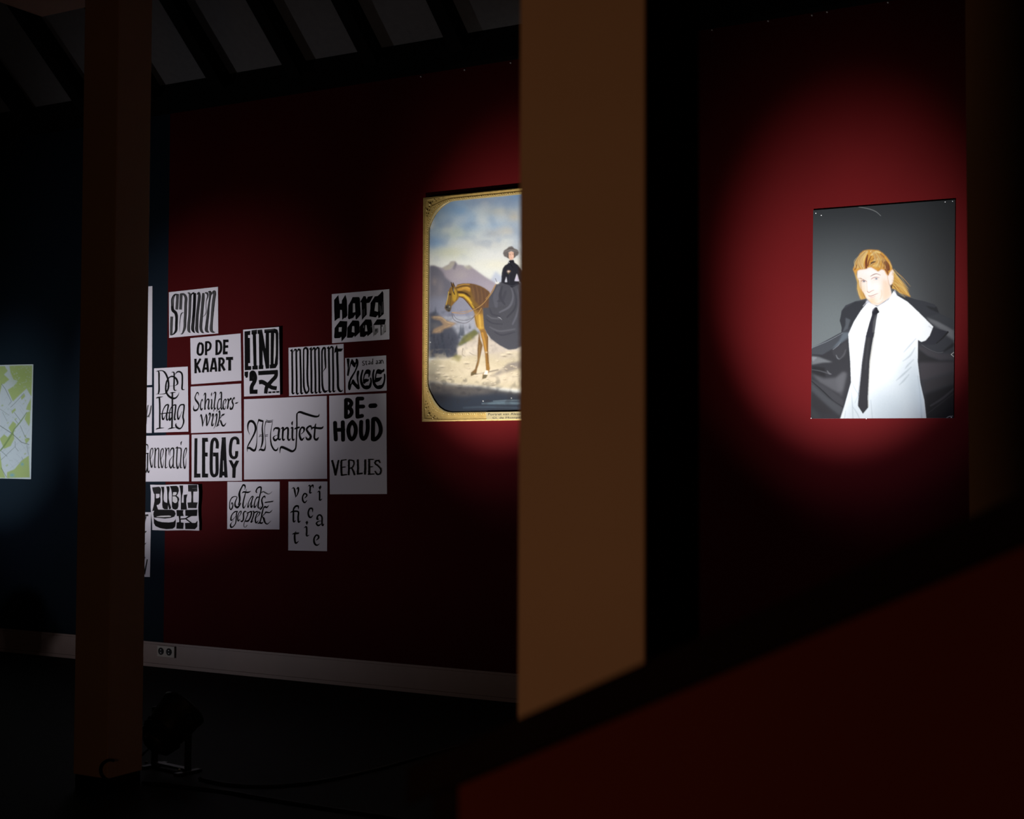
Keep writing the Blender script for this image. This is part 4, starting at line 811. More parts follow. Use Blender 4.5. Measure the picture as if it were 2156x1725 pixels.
C.poly([(95, 800), (330, 890), (560, 870), (690, 760), (760, 780), (690, 1100), (600, 1160), (420, 1060), (250, 960)], (84, 84, 88), 2.5); C.poly([(560, 880), (700, 760), (750, 800), (700, 1050), (660, 1250), (600, 1100)], (96, 96, 100), 3, .6)
C.poly([(95, 900), (300, 1000), (560, 1180), (700, 1300), (690, 1420), (400, 1230), (200, 1050), (80, 950)], (60, 60, 64), 1.5); C.line([(95, 940, 16), (300, 1120, 24), (500, 1310, 26), (690, 1430, 16)], (26, 26, 29), .9, 1.5)
C.poly([(85, 970), (400, 1250), (690, 1450), (640, 1600), (300, 1330), (85, 1120)], (72, 74, 78), 2, .8); C.poly([(85, 1130), (350, 1380), (500, 1560), (300, 1560), (85, 1420)], (44, 42, 45), 3); C.poly([(85, 1440), (280, 1650), (85, 1650)], (56, 58, 60), 3)
# right half of the jacket
C.view(1860, 620, 6.3875)
C.poly([(180, 0), (260, 30), (350, 40), (420, 65), (560, 95), (700, 140), (725, 180), (755, 255), (945, 350), (958, 1670), (560, 1670), (545, 1400), (470, 1100), (470, 620), (670, 450), (420, 210), (280, 90)], (50, 52, 57))
C.poly([(570, 150), (690, 180), (720, 165), (755, 255), (620, 195)], (36, 37, 40), .8)
C.poly([(580, 310), (740, 360), (955, 490), (955, 620), (840, 540), (880, 510), (760, 460), (640, 380)], (104, 105, 108), 2); C.poly([(600, 300), (955, 470), (950, 350), (760, 265)], (56, 58, 62), 1.5)
C.poly([(670, 450), (860, 500), (790, 600), (690, 680), (560, 680), (480, 640), (600, 600), (645, 520)], (42, 43, 50), .8); C.line([(870, 510, 26), (800, 590, 22), (720, 660, 16)], (30, 30, 33)); C.line([(520, 680, 5), (660, 760, 6), (800, 780, 5), (955, 640, 5)], (105, 105, 108), .7)
C.poly([(800, 770), (950, 640), (955, 700), (820, 780)], (30, 30, 33), 1); C.poly([(480, 680), (600, 740), (760, 800), (955, 800), (955, 880), (760, 880), (600, 820), (480, 740)], (62, 60, 64), 2)
C.poly([(480, 740), (600, 830), (760, 890), (955, 890), (955, 920), (650, 930), (480, 930)], (34, 33, 36), 1.5); C.poly([(480, 920), (955, 910), (955, 1040), (560, 1150), (500, 1150)], (62, 58, 62), 3); C.poly([(540, 1170), (955, 1060), (955, 1200), (560, 1330)], (52, 49, 52), 3)
C.poly([(560, 1340), (955, 1210), (955, 1670), (580, 1670)], (24, 23, 26), 3); C.line([(640, 1500, 20), (800, 1400, 30), (955, 1270, 24)], (62, 60, 64), .7, 2); C.line([(580, 1620, 10), (760, 1480, 16), (955, 1330, 10)], (46, 45, 48), .7, 2)  # lower right darks carry the lamp's falloff in their colour
C.line([(955, 780, 6), (915, 810, 6), (955, 842, 6)], (215, 212, 205), 1, .6, False); C.line([(850, 1668, 5), (885, 1645, 8), (940, 1638, 6)], (190, 190, 190))
# shirt
W = (250, 252, 253)
SHIRT = [(500, 830), (520, 820), (580, 850), (660, 800), (700, 735), (725, 770), (800, 815), (880, 890), (985, 995), (960, 1060), (930, 1095), (900, 1105), (875, 1090), (872, 1250), (890, 1400), (920, 1530), (935, 1665), (310, 1665), (345, 1560), (390, 1400), (385, 1250), (375, 1120), (370, 1050), (410, 960), (460, 880)]
C.view(1680, 400, 3.45); C.poly(SHIRT, W, .6); C.mask_poly(SHIRT)
C.view(1860, 620, 6.3875)
C.spot(380, 1150, 240, 420, (196, 207, 213), .75).spot(120, 1560, 420, 420, (186, 199, 206), .8).spot(470, 1400, 120, 400, (178, 192, 202), .5)
S_ = (150, 162, 168)
for q in ([(440, 600, 6), (360, 690, 14), (280, 780, 5)], [(430, 720, 6), (370, 820, 18), (270, 900, 6)], [(410, 880, 8), (330, 960, 18), (300, 1000, 6)], [(380, 980, 8), (270, 1080, 24), (180, 1160, 6)], [(350, 1080, 8), (280, 1160, 20), (220, 1220, 6)], [(620, 430, 10), (660, 460, 8)], [(470, 1100, 10), (500, 1350, 14), (520, 1660, 16)]): C.line(q, S_, .55, 3.0)
C.poly([(545, 1400), (470, 1100), (470, 1600), (575, 1668)], (200, 214, 226), 4, .6)
C.view(1700, 700, 9.081)
C.spot(900, 1500, 260, 420, (198, 208, 212), .8).spot(1400, 1500, 260, 400, (198, 208, 214), .6)
for q in ([(810, 200, 6), (870, 330, 14), (940, 500, 8)], [(840, 560, 10), (900, 700, 20), (960, 850, 10)], [(860, 900, 8), (900, 1050, 24), (980, 1180, 10)], [(850, 1150, 8), (870, 1400, 20), (880, 1640, 14)], [(960, 1080, 8), (980, 1180, 10), (920, 1350, 8)], [(880, 1430, 10), (960, 1550, 22), (1000, 1640, 14)], [(1220, 1300, 12), (1250, 1640, 14)], [(740, 1500, 10), (720, 1640, 14)]): C.line(q, (158, 168, 174), .55, 2.4)
C.line([(640, 1640, 16), (700, 1460, 14), (740, 1300, 10), (790, 1100, 10), (850, 950, 8)], (120, 112, 105), .6, 2)
C.clip = None
# tie
C.poly([(1145, 0), (1290, 0), (1245, 250), (1200, 560), (1185, 900), (1165, 1250), (1172, 1440), (1070, 1560), (975, 1410), (1000, 1100), (1050, 600), (1100, 250)], (42, 42, 46), .6)
C.line([(1300, 0, 14), (1250, 300, 20), (1215, 520, 22), (1195, 800, 16), (1178, 1200, 14), (1175, 1420, 16)], (172, 168, 155), .8, 1.2); C.line([(1130, 60, 10), (1060, 500, 10), (1000, 1000, 10), (975, 1400, 8)], (36, 36, 74), .7, 1); C.line([(1180, 100, 40), (1140, 500, 40), (1120, 700, 30)], (62, 62, 66), .5, 4)
C.view(1740, 500, 6.634)
C.poly([(690, 975), (715, 978), (748, 1045), (720, 1070), (700, 1160), (677, 1327), (664, 1400), (558, 1400), (571, 1327), (605, 1200), (640, 1090), (645, 1010)], (40, 40, 48), .5); C.poly([(700, 985), (745, 1045), (690, 1085), (660, 1075)], (26, 26, 34), .6); C.poly([(690, 1090), (715, 1080), (700, 1200), (680, 1330), (650, 1330), (660, 1180)], (88, 88, 90), 1.2, .8); C.line([(722, 1000, 12), (745, 1040, 8)], (190, 190, 180), .6)
# collar shades
C.poly([(585, 880), (640, 930), (690, 960), (640, 1040), (570, 960), (560, 900)], (236, 236, 244), 1.2, .7); C.line([(715, 960, 6), (820, 910, 10), (920, 800, 10)], (222, 224, 236), .8, 1.5); C.line([(960, 740, 8), (990, 830, 10)], (214, 216, 232), .8, 1.4); C.line([(585, 885, 6), (520, 960, 8)], (226, 226, 236), .6, 1.2)
# hair behind the head
H1, H2, H3, HL = (198, 140, 62), (150, 88, 34), (88, 46, 28), (240, 212, 140)
C.view(1790, 515, 12.32)
C.poly([(100, 660), (150, 840), (200, 1000), (190, 1150), (230, 1300), (290, 1430), (440, 1400), (400, 1250), (280, 1100), (240, 900)], (205, 165, 88), .9, .95)
C.poly([(1060, 560), (1130, 680), (1220, 800), (1330, 960), (1420, 1100), (1500, 1220), (1580, 1370), (1440, 1310), (1300, 1260), (1200, 1180), (1090, 1140), (1060, 1080)], (205, 158, 72), 1.0)
for q, c_, a_ in (([(1130, 700, 20), (1300, 950, 24), (1480, 1240, 10)], HL, .7), ([(1130, 820, 16), (1280, 1040, 20), (1430, 1260, 10)], H1, .9), ([(1120, 950, 20), (1240, 1120, 22), (1330, 1250, 10)], H2, .8), ([(1100, 1030, 24), (1180, 1130, 24), (1260, 1240, 14)], H3, .8), ([(1090, 1060, 50), (1080, 1120, 40)], (60, 30, 24), .9),
                  ([(1150, 640, 6), (1330, 860, 6), (1500, 1130, 4)], HL, .6), ([(1200, 700, 4), (1400, 930, 5), (1560, 1220, 3)], (150, 140, 100), .5), ([(1180, 900, 12), (1350, 1100, 14), (1520, 1320, 6)], HL, .6), ([(1300, 1200, 14), (1420, 1280, 16), (1540, 1350, 8)], H2, .7),
                  ([(230, 1000, 16), (230, 1200, 22), (290, 1400, 12)], HL, .7), ([(280, 1120, 20), (300, 1280, 24), (360, 1410, 14)], H1, .9), ([(330, 1180, 16), (370, 1320, 18), (410, 1400, 10)], H2, .8), ([(180, 900, 6), (170, 1150, 6), (210, 1350, 3)], (150, 145, 110), .5)): C.line(q, c_, a_, 1.2)
# face
SK = (250, 234, 222)
FACE = [(200, 640), (470, 560), (880, 600), (1010, 760), (1020, 1000), (1050, 1120), (1080, 1320), (980, 1420), (760, 1570), (680, 1580), (590, 1550), (500, 1460), (440, 1400), (380, 1280), (280, 1130), (240, 950), (200, 850)]
C.poly(FACE, SK, .9, 1, True)
C.poly([(1000, 720), (1070, 660), (1130, 680), (1140, 800), (1130, 960), (1080, 1040), (1030, 1040), (1000, 860)], (252, 236, 226), .9, 1, True)
C.mask_poly(FACE)
C.poly([(860, 900), (1010, 960), (1050, 1100), (1080, 1320), (980, 1420), (860, 1480), (840, 1250), (800, 1150)], (240, 208, 176), 3.5, .75); C.spot(560, 1480, 130, 90, (246, 200, 150), .7).spot(350, 1180, 70, 160, (248, 214, 182), .6).spot(560, 720, 300, 140, (255, 248, 244), .8).spot(680, 1100, 150, 140, (255, 248, 244), .8).spot(500, 1050, 60, 150, (255, 250, 246), .8)
C.line([(440, 960, 14), (450, 1100, 16), (455, 1200, 20)], (238, 196, 170), .6, 2.2); C.line([(455, 1220, 16), (500, 1250, 16), (560, 1215, 12), (630, 1190, 8)], (168, 98, 76), .85, 1.2); C.line([(980, 820, 16), (1010, 1000, 14), (1050, 1080, 18)], (225, 178, 140), .7, 1.6)
# eyes, brows, mouth
C.line([(540, 830, 10), (620, 785, 20), (700, 765, 16), (800, 800, 8)], (146, 104, 86), .95, 1.1); C.line([(210, 880, 8), (280, 885, 14), (370, 920, 12)], (150, 106, 86), .9, 1.1)
C.line([(560, 900, 12), (630, 862, 18), (710, 855, 14), (765, 870, 8)], (176, 104, 98), .85, 1.3); C.line([(290, 960, 14), (340, 935, 20), (400, 940, 18), (440, 965, 10)], (150, 84, 76), .85, 1.3)
C.spot(690, 893, 34, 24, (120, 140, 158), .95).spot(370, 962, 32, 22, (92, 108, 130), .95).spot(695, 893, 12, 10, (50, 60, 76), .8).spot(372, 962, 12, 10, (40, 44, 60), .8); C.line([(620, 930, 8), (690, 935, 8), (740, 905, 6)], (232, 214, 208), .7, 1.5); C.line([(310, 990, 8), (370, 995, 8)], (230, 204, 190), .7, 1.5)
C.line([(820, 1200, 14), (830, 1300, 20), (790, 1420, 14)], (232, 196, 158), .6, 3); C.line([(640, 1520, 14), (740, 1540, 20), (860, 1470, 14)], (226, 184, 146), .6, 3)
C.line([(480, 1335, 10), (560, 1340, 14), (640, 1310, 12), (735, 1272, 6)], (150, 74, 66), .9, 1); C.line([(510, 1360, 8), (580, 1378, 22), (660, 1350, 10)], (238, 172, 158), .7, 1.6); C.line([(540, 1410, 8), (600, 1420, 14), (650, 1405, 8)], (232, 178, 150), .5, 2)
C.clip = None
# hair on top
C.poly([(85, 650), (130, 540), (200, 360), (270, 240), (360, 165), (480, 140), (560, 140), (750, 155), (860, 230), (960, 330), (1040, 440), (1090, 560), (1100, 660), (1050, 720), (1000, 820), (960, 800), (900, 680), (830, 650), (740, 710), (690, 680), (560, 600), (470, 610), (390, 650), (260, 660), (190, 700), (180, 800), (130, 740)], (214, 156, 68), 1.0)
for q, c_, a_ in (([(200, 600, 60), (260, 400, 70), (400, 200, 60)], HL, .6), ([(150, 620, 40), (220, 420, 40), (300, 290, 30)], H1, .8), ([(130, 660, 30), (180, 540, 26)], H2, .8), ([(280, 380, 60), (310, 290, 40)], (150, 92, 44), .7), ([(330, 560, 50), (370, 350, 60), (450, 190, 50)], HL, .7),
                  ([(430, 600, 50), (430, 450, 60), (465, 280, 26)], (124, 62, 34), .95), ([(470, 560, 40), (500, 430, 30), (560, 300, 14)], (130, 70, 36), .9), ([(540, 420, 14), (640, 360, 16), (720, 350, 6)], H2, .8), ([(560, 490, 40), (620, 460, 40), (670, 450, 12)], (70, 40, 30), .9), ([(520, 540, 26), (570, 500, 22)], (90, 50, 32), .8),
                  ([(560, 280, 40), (680, 200, 60), (790, 220, 30)], HL, .7), ([(640, 420, 40), (760, 380, 60), (860, 440, 30)], HL, .5), ([(600, 560, 40), (740, 540, 60), (800, 620, 30)], (236, 200, 120), .7), ([(800, 260, 40), (880, 330, 50)], (160, 90, 40), .7), ([(880, 430, 110), (960, 540, 130), (1000, 640, 90)], (124, 66, 34), .9), ([(900, 600, 60), (970, 700, 60), (1000, 790, 20)], (140, 80, 44), .9),
                  ([(830, 560, 30), (780, 640, 30), (720, 690, 14)], H1, .9), ([(1030, 470, 14), (1090, 590, 14)], HL, .6), ([(400, 620, 26), (440, 600, 20)], (150, 80, 40), .7), ([(560, 160, 8), (540, 200, 12)], (250, 236, 190), .8)): C.line(q, c_, a_, 1.6)
for k in range(170):                                   # strands combed back from the hairline
    t = rng.random(); side_ = k % 2; j = rng.normal(0, 14, 4)
    if side_ == 0: A, B, D_ = (470 - 330 * t, 640 - 20 * t), (330 - 190 * t, 400 - 20 * t + 60 * t), (480 - 120 * t, 160 + 60 * t)
    else: A, B, D_ = (490 + 520 * t, 560 + 90 * t), (640 + 330 * t, 360 + 110 * t), (560 + 330 * t * .8, 160 + 120 * t)
    cc = ((252, 236, 184), HL, H1, H2, (120, 66, 34), (228, 178, 84))[int(rng.integers(6))]
    C.line([(A[0] + j[0], A[1] + j[1] * .6, 6), (B[0] + j[2], B[1] + j[3], 9), (D_[0] + j[1], D_[1] + j[0] * .5, 4)], cc, .42, 1.3)
for q, c_, a_ in (([(430, 610, 40), (425, 450, 46), (465, 280, 20)], (118, 58, 32), .85), ([(560, 490, 30), (620, 460, 34), (670, 450, 10)], (66, 38, 30), .85), ([(930, 480, 90), (990, 580, 90), (1010, 660, 60)], (112, 60, 34), .7), ([(470, 560, 26), (500, 430, 22), (560, 300, 10)], (128, 70, 36), .7), ([(150, 640, 24), (190, 540, 20)], (140, 84, 40), .7)): C.line(q, c_, a_, 1.6)
for k in range(60):                                    # loose strands over the shoulder
    t = rng.random(); x0_, y0_ = 1080 + 60 * rng.random(), 640 + 460 * t; x1_, y1_ = 1250 + 330 * (1 - t * .45) * (.75 + .3 * rng.random()), 1080 + 260 * rng.random() + 60 * t
    C.line([(x0_, y0_, 6), ((x0_ + x1_) / 2 + 10, (y0_ + y1_) / 2 - 40 * (1 - t), 8), (min(x1_, 1590), min(y1_, 1380), 3)], ((238, 206, 130), (214, 160, 70), (160, 96, 40), (196, 170, 104))[k % 4], .45, 1.2)
for k in range(24):
    y0_ = 1050 + 100 * rng.random(); x0_ = 190 + 150 * rng.random(); C.line([(x0_, y0_ - 200, 5), (x0_ - 4, y0_, 8), (x0_ + 50, y0_ + 300, 3)], ((238, 206, 130), (206, 150, 66), (160, 96, 40))[k % 3], .4, .8)
C.grain(.008)
PORT_GAIN = 0.41
C.obj('printed_photo', port, M['gloss_print'], None, 0.0085, PORT_GAIN)
for (sx, sy) in ((1719, 449.5), (1730.5, 454), (1991, 426), (2006.5, 424.5), (1709, 881), (1825, 882), (2004, 879)):
    bm = bmesh.new(); p_ = wall_pt(sx, sy, 0.0095); ball(bm, (0, 0, 0), 0.0026); o = bm_obj('pin', bm, M['white_pin']); o.location = p_; adopt(o, port)

# ------------------------------------------------------------------ painting reproduction of a rider in a gold frame
FQ = [(897, 418.6), (1290, 378.4), (1290, 882.7), (894.4, 888.3)]
loc = wall_pt(1092, 885)
ptg = empty('framed_painting', Vector((loc.x, WALL_Y, loc.z)))
tag(ptg, 'gold framed painting of a lady in black riding a brown horse', 'painting')
panel_box('backing_board', FQ, 0.001, 0.016, M['gold_dark'], ptg)
C = QuadCanvas([(905, 419), (1284, 380.5), (1284, 876), (903, 879)], 0.85)
C.view(870, 380, 6.636)
C.grad(150, (146, 174, 206), 1150, (220, 220, 214))
for (x, y, rx, ry, c_, a_) in ((350, 480, 260, 220, (134, 164, 190), .8), (330, 860, 150, 130, (142, 174, 208), .9), (800, 480, 260, 140, (160, 188, 212), .8), (1010, 300, 220, 90, (158, 168, 184), .7), (1350, 300, 200, 110, (160, 170, 186), .8), (1230, 440, 260, 70, (188, 190, 186), .8), (1430, 520, 90, 70, (208, 196, 170), .7), (620, 740, 280, 110, (192, 200, 190), .75), (1050, 620, 300, 80, (168, 190, 212), .7),
                            (1120, 750, 130, 60, (172, 178, 186), .7), (1350, 720, 170, 70, (216, 206, 186), .8), (1000, 900, 300, 80, (204, 202, 196), .6), (550, 1010, 300, 90, (206, 206, 184), .8), (1150, 1050, 300, 90, (222, 222, 220), .7), (850, 610, 70, 40, (158, 172, 186), .6), (1200, 1180, 250, 70, (226, 222, 206), .7), (1800, 600, 400, 300, (196, 198, 200), .7), (2300, 500, 400, 300, (160, 176, 196), .8), (1900, 950, 500, 200, (216, 212, 204), .7)): C.spot(x, y, rx, ry, c_, a_)
C.clouds(150, 1250, (226, 224, 214), 13, .5).clouds(150, 1250, (150, 166, 188), 7, .35).clouds(150, 1000, (120, 160, 204), 16, .45)
C.poly([(1100, 1400), (1170, 1270), (1250, 1340), (1300, 1300), (1480, 1420), (1800, 1500), (2300, 1300), (2760, 1380), (2760, 1725), (1100, 1725)], (176, 184, 204), 2.5, .7)
C.poly([(250, 1200), (300, 1195), (370, 1215), (430, 1225), (520, 1180), (545, 1140), (610, 1135), (640, 1180), (720, 1190), (760, 1220), (800, 1190), (900, 1260), (1010, 1340), (1150, 1430), (1300, 1500), (1500, 1600), (1500, 1900), (250, 1900)], (160, 152, 160), 1.6)
C.poly([(430, 1225), (520, 1180), (545, 1140), (610, 1135), (600, 1180), (540, 1250), (470, 1260)], (178, 172, 158), 1.5, .8); C.poly([(610, 1140), (630, 1180), (600, 1260), (575, 1240)], (124, 120, 128), 1.4, .8); C.poly([(720, 1200), (800, 1190), (850, 1230), (780, 1250)], (182, 178, 164), 2, .8); C.spot(680, 1330, 120, 90, (172, 164, 166), .7).spot(850, 1480, 200, 90, (156, 150, 166), .7).spot(1050, 1500, 150, 100, (168, 160, 168), .7)
C.poly([(250, 1200), (310, 1195), (370, 1220), (440, 1290), (470, 1360), (560, 1430), (620, 1600), (560, 1900), (250, 1900)], (118, 116, 126), 2.2); C.spot(320, 1420, 40, 60, (150, 140, 138), .6).spot(400, 1500, 50, 130, (138, 132, 136), .7).spot(330, 1620, 90, 90, (132, 128, 134), .6)
C.view(870, 640, 6.388)
C.poly([(230, -80), (900, -80), (960, 420), (600, 740), (230, 720)], (136, 138, 152), 5, .8)
C.poly([(230, 130), (300, 110), (420, 200), (560, 330), (650, 440), (640, 600), (610, 745), (380, 745), (230, 730)], (86, 88, 98), 3); C.spot(450, 560, 160, 150, (72, 74, 84), .8).spot(320, 300, 70, 50, (112, 110, 112), .7)
C.poly([(255, 175), (380, 165), (470, 230), (605, 262), (540, 310), (430, 345), (400, 390), (270, 400), (300, 340), (430, 285), (380, 225), (300, 210)], (150, 130, 110), 1.8); C.line([(300, 180, 14), (400, 190, 18), (480, 250, 20), (560, 270, 10)], (172, 150, 124), .8, 2); C.line([(330, 380, 8), (430, 330, 14), (520, 290, 10)], (170, 146, 118), .7, 2)
for (x, y, h_) in ((320, 140, 110), (295, 150, 60), (660, 430, 170), (690, 440, 180), (640, 470, 110), (780, 340, 80), (350, 150, 50), (420, 560, 120), (380, 600, 90), (460, 640, 80)): C.poly([(x - h_ * .16, y), (x, y - h_), (x + h_ * .16, y)], (74, 80, 90), 1.4, .75)
C.poly([(610, 600), (680, 560), (880, 400), (1030, 430), (1300, 620), (1500, 570), (2680, 560), (2680, 800), (1200, 760), (620, 720)], (188, 178, 166), 1.6); C.poly([(620, 560), (690, 440), (850, 340), (905, 400), (760, 510), (650, 575)], (112, 112, 78), 1.8); C.spot(780, 470, 60, 40, (140, 134, 84), .6)
for (x, y, r_) in ((665, 600, 50), (740, 640, 60), (830, 600, 60), (760, 690, 60)): C.spot(x, y, r_, r_ * .7, (206, 196, 178), .7)
C.line([(690, 600, 10), (680, 680, 8), (720, 710, 10)], (120, 112, 106), .7, 1.5); C.line([(780, 660, 8), (830, 690, 10), (870, 700, 8)], (128, 120, 112), .7, 1.5)
C.poly([(225, 780), (320, 740), (420, 745), (620, 720), (900, 690), (1460, 640), (2680, 640), (2680, 1150), (1460, 1160), (1000, 1120), (600, 1090), (225, 1040)], (190, 179, 154), 3); C.spot(300, 880, 120, 120, (160, 154, 138), .8).spot(300, 1000, 100, 80, (120, 114, 106), .8).spot(900, 900, 350, 110, (204, 192, 170), .7).spot(1250, 1000, 300, 90, (204, 192, 172), .7).spot(1250, 700, 250, 60, (186, 176, 164), .6)
C.poly([(520, 745), (600, 680), (680, 700), (640, 780), (560, 770)], (134, 128, 82), 2, .8); C.spot(560, 780, 40, 22, (196, 188, 164), .8)
for (x, y) in ((400, 840), (500, 1000), (450, 960), (730, 790), (640, 1080), (1080, 1080), (1230, 690), (1300, 660), (360, 930)): C.spot(x, y, 36, 16, (220, 208, 184), .7).spot(x + 14, y + 18, 34, 9, (128, 118, 106), .7)
C.poly([(1020, 990), (1100, 955), (1300, 800), (1500, 760), (2400, 820), (2400, 900), (1460, 870), (1200, 950)], (132, 124, 120), 2.4, .85); C.line([(860, 950, 16), (1000, 925, 18), (1160, 890, 20)], (120, 110, 104), .7, 2)
C.poly([(225, 1040), (420, 1060), (600, 1085), (800, 1100), (1060, 1130), (1200, 1160), (1460, 1195), (2680, 1180), (2680, 1480), (225, 1480)], (92, 88, 86), 3.2); C.poly([(225, 1220), (700, 1230), (1100, 1180), (1460, 1230), (2680, 1230), (2680, 1480), (225, 1480)], (58, 64, 74), 5); C.spot(400, 1270, 160, 70, (54, 54, 60), .8).spot(700, 1200, 120, 40, (98, 94, 90), .6).spot(950, 1180, 130, 40, (106, 102, 98), .6)
C.line([(950, 1345, 12), (1200, 1335, 40), (1460, 1340, 30)], (112, 128, 136), .7, 4); C.line([(1100, 1310, 8), (1300, 1300, 14), (1460, 1300, 10)], (128, 142, 148), .6, 3); C.line([(700, 1400, 16), (1000, 1390, 24), (1460, 1400, 20)], (82, 94, 104), .6, 4)
for (x, y) in ((960, 1310), (1340, 1270), (1200, 180), (250, 520)): C.spot(x, y, 7, 7, (225, 225, 220), .9)
C.clouds(640, 1200, (164, 152, 130), 3.5, .25).clouds(640, 1150, (212, 200, 176), 5.0, .3).clouds(1000, 1480, (60, 60, 64), 4.0, .4).clouds(100, 760, (66, 70, 80), 3, .2)
for k in range(26):
    x = 250 + 360 * rng.random(); y = 430 + 290 * rng.random(); h_ = 40 + 60 * rng.random(); C.poly([(x - h_ * .14, y), (x, y - h_), (x + h_ * .14, y)], (62, 66, 76), 1.0, .5)
for k in range(40):
    x = 250 + 1250 * rng.random(); y = 760 + 330 * rng.random(); C.spot(x, y, 10 + 16 * rng.random(), 5 + 5 * rng.random(), (150, 138, 120), .6).spot(x - 6, y - 7, 12, 5, (228, 216, 194), .5)
# horse, hindquarters first
C.poly([(1000, 60), (1500, 20), (1900, 30), (2100, 140), (2120, 380), (2040, 600), (2080, 760), (2060, 980), (1990, 1000), (2000, 800), (1940, 640), (1800, 470), (1500, 430), (1100, 420), (980, 330)], (132, 98, 52), 1.5)
C.poly([(1920, 600), (1985, 640), (1960, 800), (1970, 990), (1900, 1000), (1910, 800)], (104, 76, 44), 1.2); C.poly([(2090, 150), (2200, 260), (2230, 560), (2200, 760), (2150, 560), (2110, 350)], (70, 50, 36), 1.8)
C.poly([(905, 360), (925, 480), (955, 560), (930, 680), (905, 800), (880, 880), (870, 940), (795, 972), (800, 925), (850, 880), (885, 760), (885, 600)], (124, 98, 64), .8); C.line([(915, 560, 10), (910, 700, 10), (890, 830, 10)], (160, 132, 86), .6, 1)
C.poly([(840, 160), (970, 130), (990, 350), (1005, 375), (1030, 450), (1028, 620), (1038, 780), (1052, 880), (1025, 940), (1000, 995), (950, 1012), (955, 950), (1000, 890), (985, 680), (950, 500), (915, 365), (875, 300)], (146, 112, 62), .8)
C.poly([(850, 180), (960, 140), (980, 330), (910, 350), (870, 280)], (186, 152, 74), 1.6, .9); C.spot(930, 310, 34, 26, (206, 172, 92), .8); C.line([(950, 400, 30), (980, 520, 26), (1000, 640, 18)], (182, 142, 76), .8, 2); C.line([(1020, 450, 12), (1018, 640, 12), (1028, 800, 10)], (92, 66, 44), .7, 1.2)
C.poly([(990, 895), (1028, 900), (1022, 958), (965, 955)], (222, 212, 196), .7); C.poly([(960, 955), (1022, 958), (1000, 1000), (950, 1012)], (112, 104, 84), .7); C.poly([(800, 925), (870, 930), (868, 945), (795, 972)], (110, 98, 72), .7); C.spot(1005, 655, 16, 10, (206, 190, 160), .7)
C.view(930, 510, 9.583)
C.poly([(225, 905), (218, 810), (245, 850), (260, 815), (300, 900), (310, 920), (350, 860), (470, 838), (590, 838), (700, 858), (800, 890), (900, 940), (980, 1000), (1030, 1080), (1000, 1420), (880, 1470), (700, 1450), (660, 1370), (560, 1240), (470, 1140), (390, 1110), (350, 1170), (290, 1230), (230, 1300), (215, 1370), (180, 1410), (130, 1390), (92, 1340), (110, 1250), (150, 1130), (160, 1020), (190, 940)], (130, 102, 58), .7)
C.poly([(690, 1380), (900, 1350), (900, 1725), (740, 1725), (710, 1600)], (172, 138, 70), 2.0); C.poly([(700, 1330), (870, 1300), (880, 1470), (720, 1440)], (104, 78, 62), 3, .7)
C.poly([(320, 960), (420, 925), (560, 905), (620, 950), (600, 1010), (500, 965), (400, 990), (340, 985)], (182, 142, 70), 1.4); C.line([(330, 900, 14), (470, 860, 16), (590, 860, 14)], (186, 148, 84), .7, 1.2); C.line([(330, 930, 14), (470, 890, 16), (600, 900, 14)], (92, 66, 38), .7, 1.2)
C.poly([(340, 1000), (430, 1000), (540, 1035), (620, 1110), (600, 1120), (500, 1060), (430, 1035), (350, 1035)], (66, 48, 32), 1.2); C.poly([(360, 1050), (480, 1055), (580, 1130), (640, 1230), (700, 1345), (665, 1330), (570, 1190), (470, 1100), (380, 1090)], (206, 172, 72), 1.2); C.line([(380, 1110, 12), (470, 1140, 14), (570, 1250, 16), (660, 1370, 14)], (84, 60, 44), .8, 1)
C.poly([(600, 845), (720, 868), (850, 915), (985, 1010), (1010, 1250), (960, 1350), (850, 1340), (700, 1200), (650, 1050), (615, 950)], (112, 86, 66), 1.6)
for (x0, y0, x1, y1, c_) in ((640, 880, 690, 1150, (160, 128, 76)), (690, 880, 730, 1200, (84, 62, 50)), (730, 900, 770, 1230, (158, 128, 92)), (780, 920, 800, 1280, (92, 70, 60)), (820, 940, 850, 1290, (156, 124, 84)), (860, 950, 880, 1310, (86, 64, 54)), (900, 970, 920, 1320, (140, 108, 78)), (940, 1000, 960, 1320, (96, 74, 62)), (660, 950, 640, 1200, (134, 106, 74)), (990, 1030, 985, 1280, (132, 100, 70))):
    C.line([(x0, y0, 10), ((x0 + x1) / 2 + 12, (y0 + y1) / 2, 16), (x1, y1, 6)], c_, .25, 3.0)
C.poly([(250, 930), (330, 980), (360, 1090), (340, 1160), (290, 1210), (250, 1180), (240, 1080)], (172, 142, 62), 1.5); C.line([(170, 1010, 16), (150, 1140, 16), (120, 1270, 16)], (190, 168, 100), .8, 1); C.line([(220, 1060, 14), (210, 1180, 20), (180, 1290, 16)], (128, 106, 46), .8, 1.3)
C.spot(200, 1060, 24, 20, (44, 30, 22), .95); C.poly([(110, 1280), (170, 1260), (225, 1310), (210, 1375), (180, 1408), (130, 1388), (95, 1335)], (84, 80, 74), 1.2); C.spot(130, 1320, 20, 16, (30, 28, 28), .9).spot(180, 1390, 22, 12, (36, 34, 34), .8).spot(190, 1310, 14, 14, (190, 185, 170), .6)
C.line([(255, 900, 22), (262, 980, 26), (290, 1060, 18)], (66, 52, 44), .9, 1); C.line([(275, 940, 12), (270, 1000, 12)], (150, 142, 140), .7, 1); C.line([(225, 1080, 8), (205, 1220, 8), (200, 1320, 6)], (72, 58, 36), .7, .8); C.line([(330, 950, 10), (350, 1080, 12), (320, 1190, 10)], (104, 82, 40), .8, 1)
